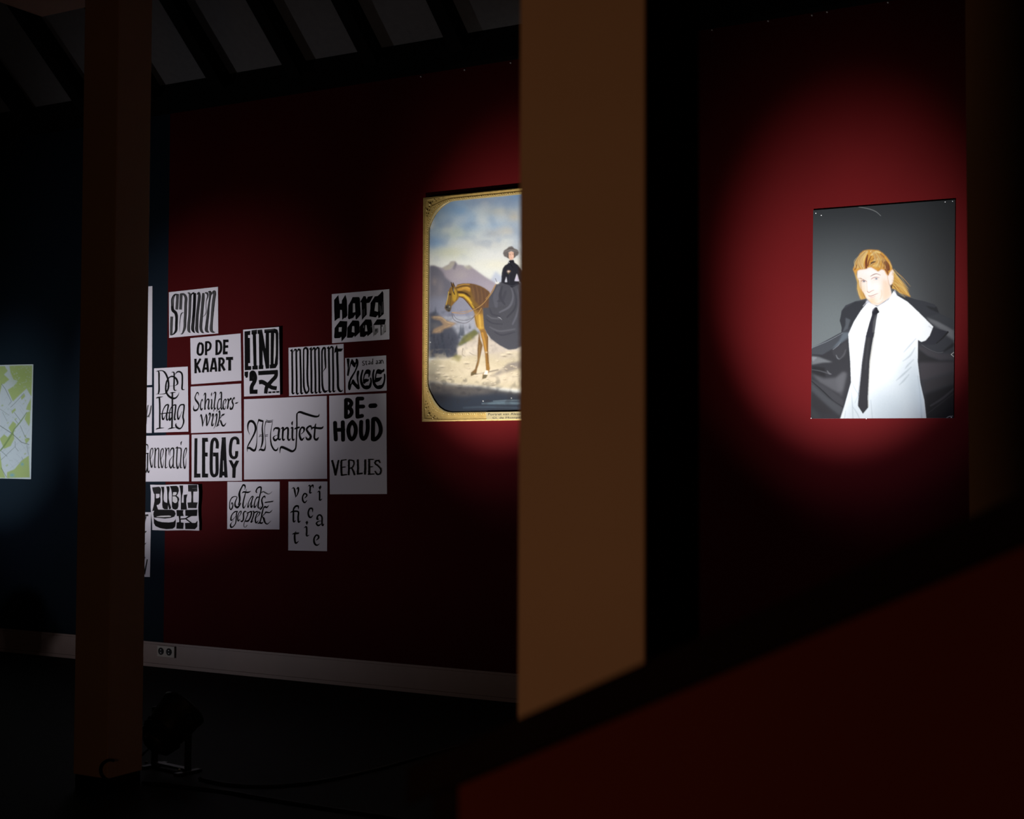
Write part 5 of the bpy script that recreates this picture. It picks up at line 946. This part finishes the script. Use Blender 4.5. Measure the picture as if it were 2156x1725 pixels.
C.line([(222, 820, 16), (240, 890, 26)], (70, 54, 46), .95, .8); C.line([(262, 825, 12), (285, 890, 20)], (62, 48, 42), .95, .8)
for q, c_, a_ in (([(700, 1480, 16), (720, 1600, 24), (750, 1720, 16)], (110, 82, 44), .6), ([(790, 1480, 30), (800, 1600, 50), (810, 1720, 30)], (206, 172, 92), .6), ([(450, 930, 10), (540, 920, 16), (600, 950, 10)], (214, 176, 96), .6), ([(640, 1250, 20), (720, 1340, 26), (780, 1360, 20)], (74, 54, 40), .5)): C.line(q, c_, a_, 2.0)
# rider
G_ = (88, 88, 95)
C.poly([(1130, 850), (1230, 805), (1640, 825), (1900, 900), (2050, 1200), (2080, 1900), (1960, 2060), (1600, 2010), (1350, 2060), (1180, 1900), (960, 1800), (890, 1700), (870, 1450), (970, 1400), (985, 1120), (1040, 1000)], G_, .9)
C.view(870, 640, 6.388); C.poly([(955, 60), (1600, 0), (1600, 520), (1400, 612), (1300, 622), (1180, 560), (1060, 470), (1010, 400), (975, 330)], (86, 86, 92), .9); C.view(930, 510, 9.583)
for q, c_ in (([(1180, 920, 60), (1120, 1100, 110), (1130, 1300, 60)], (102, 102, 110)), ([(1250, 900, 30), (1210, 1100, 60), (1300, 1260, 30)], (72, 72, 80)), ([(1320, 1000, 40), (1260, 1150, 70), (1160, 1200, 30)], (78, 78, 86)), ([(1430, 930, 20), (1470, 1100, 30), (1400, 1300, 44), (1200, 1420, 30)], (114, 114, 122)), ([(1480, 950, 16), (1530, 1150, 26), (1500, 1350, 34), (1350, 1520, 30)], (68, 68, 76)), ([(1560, 960, 20), (1590, 1200, 30), (1550, 1450, 40), (1460, 1660, 30)], (110, 110, 118)),
               ([(1000, 1350, 20), (1050, 1460, 40), (1200, 1500, 30)], (74, 74, 82)), ([(950, 1480, 16), (1050, 1540, 26), (1200, 1550, 20)], (112, 112, 118)), ([(930, 1560, 16), (1050, 1640, 26), (1250, 1660, 20)], (70, 70, 78)), ([(1600, 1000, 26), (1640, 1400, 40), (1600, 1700, 30)], (72, 72, 80)), ([(1000, 1720, 20), (1200, 1800, 30), (1500, 1760, 30)], (108, 108, 114)), ([(1100, 1820, 20), (1250, 1880, 30), (1500, 1820, 20)], (70, 70, 78))): C.line(q, c_, .7, 2.6)
C.line([(1160, 1520, 4), (1200, 1530, 8), (1240, 1570, 4)], (200, 200, 205), .8, 1)
B_ = (50, 50, 58)
C.poly([(1375, 390), (1480, 370), (1500, 420), (1570, 470), (1640, 560), (1700, 700), (1700, 830), (1620, 830), (1590, 790), (1545, 640), (1500, 790), (1595, 795), (1600, 850), (1530, 880), (1445, 930), (1385, 870), (1300, 850), (1230, 815), (1240, 640), (1260, 540), (1300, 480), (1365, 440)], B_, .7)
C.poly([(1333, 700), (1350, 815), (1302, 812)], (206, 206, 214), .8); C.poly([(1550, 650), (1505, 785), (1590, 790)], (196, 188, 206), .9); C.line([(1280, 540, 12), (1262, 700, 14), (1250, 800, 10)], (72, 72, 80), .7, 1); C.line([(1400, 640, 10), (1390, 760, 12), (1400, 840, 8)], (72, 72, 82), .7, 1); C.line([(1390, 870, 8), (1470, 890, 12), (1560, 840, 8)], (82, 82, 92), .7, 1); C.line([(1380, 410, 8), (1430, 470, 14), (1470, 530, 8)], (30, 30, 36), .8, .8)
C.spot(1378, 600, 26, 22, (232, 208, 192), .95).spot(1412, 590, 8, 8, (186, 150, 80), .8).spot(1375, 640, 10, 12, (130, 130, 70), .8); C.line([(1372, 395, 8), (1395, 425, 10)], (225, 225, 230), .9, .8)
C.poly([(1345, 230), (1510, 210), (1520, 300), (1490, 330), (1380, 340), (1350, 320)], (44, 38, 38), .9); C.poly([(1378, 215), (1430, 190), (1482, 205), (1488, 300), (1470, 350), (1430, 375), (1400, 365), (1380, 310)], (222, 186, 166), .8); C.spot(1450, 300, 24, 40, (236, 204, 186), .6).spot(1410, 255, 12, 7, (120, 90, 84), .8).spot(1462, 250, 11, 7, (120, 90, 84), .8).spot(1440, 325, 14, 5, (190, 120, 110), .8).spot(1425, 285, 8, 20, (196, 152, 134), .5)
C.poly([(1265, 235), (1285, 175), (1350, 135), (1380, 105), (1440, 88), (1475, 108), (1482, 130), (1560, 160), (1590, 220), (1565, 275), (1500, 305), (1492, 215), (1435, 188), (1378, 212), (1362, 325), (1290, 295)], (122, 116, 114), .8); C.line([(1300, 200, 16), (1420, 165, 20), (1560, 190, 14)], (146, 140, 138), .7, 1.6); C.line([(1360, 145, 8), (1430, 135, 10), (1490, 145, 8)], (92, 86, 86), .7, 1); C.poly([(1395, 370), (1478, 365), (1485, 420), (1400, 425)], (40, 40, 48), .8)
C.spot(1150, 828, 36, 24, (238, 234, 224), .95); C.line([(1112, 740, 10), (1130, 780, 8), (1150, 825, 8)], (90, 84, 80), .9, .8)
for q in ([(1120, 860, 12), (1060, 1000, 12), (950, 1150, 12), (850, 1260, 12), (720, 1350, 11), (600, 1385, 10), (430, 1415, 9), (240, 1420, 9)], [(1100, 880, 9), (1010, 1040, 9), (920, 1150, 9)], [(830, 1340, 11), (770, 1440, 12), (690, 1510, 11)], [(640, 1390, 9), (450, 1450, 9), (240, 1430, 8)]): C.line(q, (176, 142, 92), .95, .8)
for q in ([(235, 1430, 9), (270, 1560, 9), (380, 1625, 9), (540, 1630, 9), (690, 1510, 9)], [(260, 1450, 7), (330, 1550, 7), (480, 1585, 7), (620, 1550, 7), (700, 1490, 7)]): C.line(q, (92, 84, 88), .9, .8)
C.rgb = (C.rgb / .5) ** 1.22 * .5                     # contrast curve, deepens the darks of the whole picture
C.grain(.014)
PAINT_GAIN = 0.53
C.obj('painted_canvas', ptg, M['print'], None, 0.0165, PAINT_GAIN)

# gold frame with rounded corners
inner = []
def vP2(pts): return [(890 + x / 15.68, 395 + y / 15.68) for x, y in pts]
def vP3(pts): return [(888 + x / 10.17, 790 + y / 10.17) for x, y in pts]
top = lambda x: 424.7 - (x - 960) * .098
bot = lambda x: 868.4 - (x - 958) * .016
left_top = vP2([(288, 1460), (300, 1330), (345, 1200), (400, 1080), (470, 950), (560, 820), (680, 690), (820, 580), (980, 490), (1100, 462), (1250, 445)])
left_bot = vP3([(700, 800), (600, 788), (520, 755), (440, 700), (370, 620), (310, 530), (250, 410), (205, 310), (182, 200), (178, 60)])
mx = lambda x: 2187.5 - x                                     # mirror to the right-hand side of the frame
right_top = [(mx(x), y - 0.098 * (mx(x) - x)) for x, y in left_top[::-1]]
right_bot = [(mx(x), y - 0.016 * (mx(x) - x)) for x, y in left_bot[::-1]]
inner = left_top + right_top + right_bot + left_bot
def densify(P, dmax):
    out = []
    for i in range(len(P)):
        a_, b_ = P[i], P[(i + 1) % len(P)]; n_ = max(1, int(math.hypot(b_[0] - a_[0], b_[1] - a_[1]) / dmax))
        out += [(a_[0] + (b_[0] - a_[0]) * k / n_, a_[1] + (b_[1] - a_[1]) * k / n_) for k in range(n_)]
    return out
inner = densify(inner, 9)
cxf, cyf = 1092, 640
def to_outer(p_):
    dx, dy = p_[0] - cxf, p_[1] - cyf; best = None
    for i in range(4):
        (xa, ya), (xb, yb) = FQ[i], FQ[(i + 1) % 4]; ex, ey = xb - xa, yb - ya; den = dx * ey - dy * ex
        if abs(den) < 1e-9: continue
        t = ((xa - cxf) * ey - (ya - cyf) * ex) / den; u = ((xa - cxf) * dy - (ya - cyf) * dx) / den
        if t > 0 and -1e-6 <= u <= 1 + 1e-6: best = t if best is None else min(best, t)
    return (cxf + dx * best, cyf + dy * best)
# squared-off correspondence: short side strips run straight out
def outer_pt(p_):
    o_ = to_outer(p_)
    x, y = p_
    if top(960) + 6 < y - 60 and y < 800: return (FQ[0][0] + (FQ[3][0] - FQ[0][0]) * (y - FQ[0][1]) / (FQ[3][1] - FQ[0][1]), y) if x < cxf else (1290, y)
    return o_
outer = [outer_pt(p_) for p_ in inner]
# put the four true corners in
for cpt in FQ:
    k = min(range(len(outer)), key=lambda i: (outer[i][0] - cpt[0]) ** 2 + (outer[i][1] - cpt[1]) ** 2); outer[k] = cpt
prof = [(0.0, 0.016), (0.0, 0.030), (0.16, 0.033), (0.22, 0.027), (0.55, 0.026), (0.62, 0.031), (0.92, 0.029), (1.0, 0.024), (1.0, 0.0168)]
n_ = len(inner); vs, fs = [], []
for (t, off) in prof:
    for a_, b_ in zip(outer, inner):
        base = wall_pt(a_[0] + (b_[0] - a_[0]) * t, a_[1] + (b_[1] - a_[1]) * t, 0); vs.append(Vector((base.x, WALL_Y - off, base.z)))
for r_ in range(len(prof) - 1):
    for i in range(n_): fs.append((r_ * n_ + i, r_ * n_ + (i + 1) % n_, (r_ + 1) * n_ + (i + 1) % n_, (r_ + 1) * n_ + i)[::-1])
o = link('gold_frame', mesh('gold_frame', vs, fs), M['gold']); adopt(o, ptg); frame = o
bead_pts = densify([(a_[0] + (b_[0] - a_[0]) * .78, a_[1] + (b_[1] - a_[1]) * .78) for a_, b_ in zip(outer, inner)], 3.4)
bm = bmesh.new()
for k, p_ in enumerate(bead_pts):
    if 1029 < p_[0] < 1160 and p_[1] > 860: continue
    ball(bm, wall_pt(*p_, 0.031), 0.0034 if k % 3 else 0.0046, (1, .8, 1), None, 1)
o = bm_obj('bead_moulding', bm, M['gold_light']); o['kind'] = 'stuff'; adopt(o, ptg)
# thin bright lip round the picture
lv, lf = [], []
for (t, off) in ((0.93, 0.0295), (1.0, 0.0265)):
    for a_, b_ in zip(outer, inner):
        base = wall_pt(a_[0] + (b_[0] - a_[0]) * t, a_[1] + (b_[1] - a_[1]) * t, 0); lv.append(Vector((base.x, WALL_Y - off - .0006, base.z)))
lf = [(i, n_ + i, n_ + (i + 1) % n_, (i + 1) % n_) for i in range(n_)]
o = link('inner_lip', mesh('inner_lip', lv, lf), M['plaque']); adopt(o, ptg)
# corner ornaments of leaves and roses
orn = [(360, 630, 70, 60, 0), (300, 560, 60, 26, 40), (420, 560, 60, 26, -40), (320, 720, 60, 24, 20), (430, 690, 50, 24, 60), (250, 830, 60, 34, 70), (320, 850, 50, 26, 30), (220, 940, 60, 26, 80), (290, 960, 55, 24, 60), (240, 1040, 60, 22, 85), (510, 480, 60, 34, -30), (590, 440, 50, 28, -20), (560, 540, 56, 24, -50), (650, 470, 60, 24, -25), (720, 400, 66, 24, -8), (800, 430, 50, 20, -20), (620, 380, 50, 20, 10), (230, 480, 50, 18, 45), (200, 760, 40, 22, 80), (480, 400, 46, 20, 0)]
for ci, (corner, sx, sy) in enumerate((((897, 418.6), 1, 1), ((1290, 378.4), -1, 1), ((894.4, 888.3), 1, -1), ((1290, 882.7), -1, -1))):
    bm = bmesh.new()
    for (x, y, ra, rb, an) in orn:
        dx, dy = (x - 110) / 15.68 * .92, (y - 370) / 15.68 * (.92 if sy > 0 else .98)
        slope_ = -.098 if sy > 0 else -.016
        p_ = (corner[0] + sx * dx, corner[1] + sy * dy + slope_ * sx * dx)
        wp = wall_pt(*p_, 0.027); rot = Matrix.Rotation(math.radians(an) * sx * sy, 4, 'Y')
        ball(bm, wp, 1.0, (ra / 15.68 * .0029 * .62, 0.006, rb / 15.68 * .0029 * .7), rot, 1)
    o = bm_obj('corner_ornament', bm, M['gold_light' if ci % 2 else 'gold_dark'], None, True); adopt(o, ptg); o['kind'] = 'stuff'
    for (x, y, r_) in ((360, 630, 40), (250, 835, 26), (515, 480, 26)):
        dx, dy = (x - 110) / 15.68 * .92, (y - 370) / 15.68 * .92; slope_ = -.098 if sy > 0 else -.016
        p_ = (corner[0] + sx * dx, corner[1] + sy * dy + slope_ * sx * dx); bm = bmesh.new()
        ball(bm, wall_pt(*p_, 0.034), r_ / 15.68 * .0029, (1, .7, 1), None, 2); o = bm_obj('rosette', bm, M['gold_light'], None, True); adopt(o, ptg)
# caption plaque
pq = [(1029.5, 868.6), (1160, 866.4), (1160, 882.2), (1031, 884.2)]
panel_box('caption_plaque', pq, 0.0305, 0.0345, M['plaque'], ptg)
def text_on_wall(body, px0, py0, px1, off, height_px, parent, m, slope=0.0):
    cu = bpy.data.curves.new('t', 'FONT'); cu.body = body; cu.size = 1.0; cu.resolution_u = 2
    ob = bpy.data.objects.new('t', cu); COL.objects.link(ob); dg = bpy.context.evaluated_depsgraph_get(); me0 = ob.evaluated_get(dg).to_mesh()
    co = np.array([v.co[:] for v in me0.vertices]); fs_ = [tuple(p_.vertices) for p_ in me0.polygons]
    bpy.data.objects.remove(ob); wx = co[:, 0].max()
    vs_ = [wall_pt(px0 + c_[0] / wx * (px1 - px0), py0 - c_[1] * height_px + slope * c_[0] / wx * (px1 - px0), off) for c_ in co]
    o = link('caption_text', mesh('caption_text', vs_, fs_), m); adopt(o, parent); o['label'] = 'small dark engraved caption'; o['kind'] = 'stuff'; return o
text_on_wall('Portret van Alexandrine Tinne', 1034, 875.4, 1153, 0.0355, 7.0, ptg, M['hole'], -.016)
text_on_wall('Cl. de Montpezat  1849', 1043, 882.3, 1140, 0.0355, 5.2, ptg, M['hole'], -.016)

# ------------------------------------------------------------------ city map sheet
MQ = [(-150, 772.5), (70.7, 767.2), (65.7, 1009.3), (-155, 1003.5)]
loc = wall_pt(-40, 1006)
mp_ = empty('city_map', Vector((loc.x, WALL_Y, loc.z))); tag(mp_, 'green and grey printed city map on the navy wall, cut by the left edge', 'map')
panel_box('map_paper', MQ, 0.001, 0.002, M['paper'], mp_)
C = QuadCanvas(MQ, 0.8)
C.view(0, 755, 6.51).grad(0, (214, 224, 230), 1, (214, 224, 230))
GR = (176, 194, 128)
C.poly([(-970, 110), (445, 95), (432, 700), (410, 1200), (412, 1640), (-990, 1620)], (206, 216, 224), .4)
for q in ([(-970, 110), (70, 105), (110, 170), (60, 220), (130, 290), (60, 350), (30, 350), (-20, 600), (-300, 640), (-970, 560)], [(130, 100), (445, 95), (435, 520), (400, 470), (370, 410), (180, 590), (110, 430), (190, 380), (250, 310), (190, 290), (150, 200)], [(380, 640), (432, 540), (425, 720), (360, 700)], [(340, 830), (370, 740), (420, 720), (415, 880), (400, 930)], [(120, 950), (180, 860), (230, 900), (190, 1000), (200, 1100), (150, 1200), (60, 1240), (0, 1100), (60, 1040), (110, 1080), (160, 1020)],
           [(340, 1100), (410, 1090), (400, 1130), (360, 1170)], [(100, 1560), (200, 1520), (300, 1400), (400, 1330), (412, 1630), (100, 1640)], [(-300, 900), (-100, 850), (-40, 1000), (-200, 1150), (-420, 1050)], [(-900, 1200), (-500, 1150), (-300, 1400), (-500, 1620), (-980, 1610)], [(0, 1280), (30, 1500), (80, 1640), (-120, 1630), (-60, 1400)], [(160, 720), (215, 680), (220, 710), (170, 760)], [(290, 530), (340, 480), (350, 520), (300, 570)], [(0, 1280), (20, 1420), (30, 1560), (0, 1600)]): C.poly(q, GR, .5)
C.spot(300, 250, 200, 150, (150, 170, 92), .5)
for k in range(70):                                    # small parks and blocks
    x = -900 + 1290 * rng.random(); y = 420 + 1100 * rng.random(); e_ = 8 + 20 * rng.random(); f_ = 6 + 14 * rng.random()
    C.poly([(x, y), (x + e_, y - e_ * .8), (x + e_ + f_, y - e_ * .8 + f_), (x + f_, y + f_)], (GR if k % 3 else (190, 204, 206)), .5, .7)
for k in range(60):                                    # street grid, two directions
    x = 20 + 340 * rng.random(); y = 500 + 950 * rng.random(); L_ = 30 + 60 * rng.random(); a_ = -.75 if k % 2 else .86
    C.line([(x, y, 2.5), (x + L_ * math.cos(a_), y + L_ * math.sin(a_), 2.5)], (168, 178, 186), .6, .7, False)
for k in range(46):
    x = -900 + 1280 * rng.random(); y = 300 + 1250 * rng.random(); L_ = 60 + 120 * rng.random(); a_ = (-.72 if k % 2 else .95) + rng.normal() * .08
    C.line([(x, y, 3), (min(x + L_ * math.cos(a_), 405), y + L_ * math.sin(a_), 3)], (150, 160, 168), .55, .7, False)
for q in ([(25, 350, 7), (75, 415, 7), (160, 590, 6), (120, 640, 5)], [(330, 480, 6), (230, 590, 6), (150, 670, 6)], [(200, 740, 6), (290, 860, 6)], [(210, 840, 6), (250, 890, 6)], [(-300, 700, 8), (0, 920, 9), (170, 1030, 10), (300, 1150, 10), (400, 1180, 8)], [(20, 1270, 6), (100, 1340, 6)], [(20, 1390, 5), (210, 1210, 5)], [(210, 1140, 5), (215, 1220, 5), (255, 1270, 5)], [(20, 1500, 7), (95, 1630, 7)], [(370, 1190, 5), (395, 1320, 5)], [(300, 1350, 5), (320, 1390, 5)], [(280, 920, 6), (350, 1080, 6), (410, 1110, 6)], [(0, 690, 4), (130, 780, 4)], [(40, 740, 4), (100, 860, 4)]): C.line(q, (96, 108, 100), .8, .7, False)
C.line([(370, 740, 10), (290, 860, 16), (200, 970, 18), (170, 1030, 20), (60, 1200, 22), (0, 1270, 18)], (134, 158, 104), .9, .8)
for k in range(70):
    x = 80 + 340 * rng.random(); y = 110 + 300 * rng.random(); C.spot(x, y, 7, 6, (196, 208, 210), .6)
C.spot(310, 1450, 20, 22, (130, 182, 190), .95).spot(170, 1600, 34, 24, (130, 182, 194), .95)
C.obj('printed_map', mp_, M['print'], None, 0.0025, .85)

# ------------------------------------------------------------------ floor spotlights
def make_lamp(key, label):
    pos, tgt = LAMPS[key]
    root = empty('floor_spotlight', (pos.x, pos.y, 0)); tag(root, label, 'spotlight', 'floor spotlights')
    d = (tgt - pos).normalized(); q = d.to_track_quat('Z', 'Y').to_matrix().to_4x4()
    base = Matrix.Translation((0, 0, pos.z)) @ q
    bm = bmesh.new()
    lathe(bm, [(0.0, -0.135), (0.045, -0.133), (0.06, -0.12), (0.065, -0.09), (0.082, -0.06), (0.097, 0.0), (0.100, 0.07), (0.104, 0.075), (0.104, 0.088), (0.093, 0.088), (0.090, 0.03), (0.0, 0.02)], base)
    bm_obj('housing', bm, M['black_metal'], root, True)
    bm = bmesh.new(); lathe(bm, [(0.0, 0.080), (0.06, 0.078), (0.092, 0.070), (0.092, 0.066), (0.0, 0.066)], base); bm_obj('lens', bm, M['lens'], root, True)
    bm = bmesh.new()
    for k in range(5): lathe(bm, [(0.066, -0.115 + k * .012), (0.078 + k * .004, -0.113 + k * .012), (0.078 + k * .004, -0.110 + k * .012), (0.066, -0.108 + k * .012)], base, 20)
    bm_obj('cooling_fins', bm, M['black_metal'], root)
    hd = Vector((d.x, d.y, 0)).normalized(); side = Vector((hd.y, -hd.x, 0)); rz = Matrix.Rotation(math.atan2(side.y, side.x), 4, 'Z')
    for s_ in (-1, 1):
        bm = bmesh.new(); c_ = side * (0.112 * s_)
        box(bm, c_ + Vector((0, 0, 0.135)), (0.010, 0.032, 0.25), rz, .002)
        bm_obj('bracket_leg', bm, M['black_metal'], root)
        bm = bmesh.new(); cyl(bm, side * (0.117 * s_) + Vector((0, 0, pos.z)), side * (0.142 * s_) + Vector((0, 0, pos.z)), 0.017, 0.02, 14); bm_obj('tilt_knob', bm, M['black_metal'], root)
        bm = bmesh.new(); ball(bm, c_ + hd * -0.045 + Vector((0, 0, 0.024)), 0.008); bm_obj('wing_nut', bm, M['steel'], root, True)
        bm = bmesh.new(); box(bm, c_ + Vector((0, 0, 0.006)), (0.03, 0.13, 0.012), rz, .002); bm_obj('foot', bm, M['black_metal'], root)
    bm = bmesh.new(); box(bm, (0, 0, 0.018), (0.234, 0.034, 0.010), rz, .002); bm_obj('cross_bar', bm, M['black_metal'], root)
    vs, fs = tube([base @ Vector((0, 0, -.13)), base @ Vector((0, .01, -.17)), Vector((-hd.x * .2, -hd.y * .2, .05)), Vector((-hd.x * .24 + .03, -hd.y * .24, .006))], .0045)
    link('lamp_cord', mesh('lamp_cord', vs, fs), M['rubber'], root)
    return root
make_lamp('rider', 'black floor spotlight seen from behind beside the foot of the left post')
make_lamp('letters', 'black floor spotlight outside the left edge, pointing at the lettering sheets')
make_lamp('portrait', 'black floor spotlight hidden behind the balustrade, pointing at the portrait')
make_lamp('map', 'black floor spotlight outside the left edge, pointing at the city map')

# ------------------------------------------------------------------ cables on the floor
def cable(name, pxs, r, label, m, z=None):
    pts = []
    for q in pxs:
        p_ = on_z(q[0], q[1], r); pts.append((p_.x, p_.y, r + (q[2] if len(q) > 2 else 0)))
    vs, fs = tube(pts, r); o = link(name, mesh(name, vs, fs), m, None, True); tag(o, label, 'cable', 'cables on the floor'); return o
cable('power_cable', [(420, 1640), (480, 1652), (560, 1656), (640, 1650), (700, 1640), (800, 1618), (900, 1590), (1010, 1560)], 0.007, 'black cable curving right across the dark floor behind the balustrade', M['rubber'])
cable('power_cable', [(300, 1648), (400, 1658), (480, 1668), (560, 1682), (700, 1704), (820, 1722), (960, 1750)], 0.007, 'black cable running to the bottom edge of the picture', M['rubber'])
# loop of cable leaning on the left post
fp = on_z(226, 1640, 0.0)
yl = ROW_Y - 0.012
pts = []
for k in range(13):
    an = math.pi * (-.1 + 1.2 * k / 12); q = on_y(236 - 24 * math.sin(an) * .95, 1622 + 22 * math.cos(an) * 1.0, yl); pts.append((q.x, yl - .004 * k * .2, max(q.z, .006)))
vs, fs = tube(pts, .006); o = link('cable_loop', mesh('cable_loop', vs, fs), M['rubber'], None, True); tag(o, 'loop of black cable at the foot of the left post', 'cable', 'cables on the floor')
# scrap of orange tape by the post
bm = bmesh.new(); p_ = on_z(262, 1628, 0.0); box(bm, (p_.x, p_.y, .003), (.10, .025, .006), Matrix.Rotation(-.5, 4, 'Z'), .001); o = bm_obj('tape_strip', bm, M['orange']); tag(o, 'short dull orange strip of tape on the floor beside the left post', 'tape')

# ------------------------------------------------------------------ wall socket on the skirting
ys = WALL_Y - 0.022
tl = on_y(333.6, 1358.5, ys); br = on_y(369.6, 1386, ys)
x0, x1 = tl.x, br.x; zc = (on_y(351, 1372, ys).z); hh = 0.074
sock = empty('wall_socket', ((x0 + x1) / 2, ys, zc)); tag(sock, 'double ivory wall socket set in the skirting board beside the left post', 'socket')
bm = bmesh.new(); box(bm, (0, -.006, 0), (x1 - x0, .012, hh), None, .003); bm_obj('face_plate', bm, M['plastic'], sock)
for s_ in (-1, 1):
    bm = bmesh.new(); c_ = Vector((s_ * (x1 - x0) * .23 - .006, -.0125, 0))
    lathe(bm, [(.023, 0.0), (.0235, .0014), (.021, .0018), (.0195, .0010), (0, .0010)], Matrix.Translation(c_) @ Matrix.Rotation(math.radians(90), 4, 'X'), 24); o = bm_obj('socket_ring', bm, M['hole'], sock, True)
    for e in (-1, 1):
        b2 = bmesh.new(); cyl(b2, c_ + Vector((0, -.0022, e * .0095)), c_ + Vector((0, -.0009, e * .0095)), .0028, None, 10); bm_obj('pin_hole', b2, M['steel'], o)
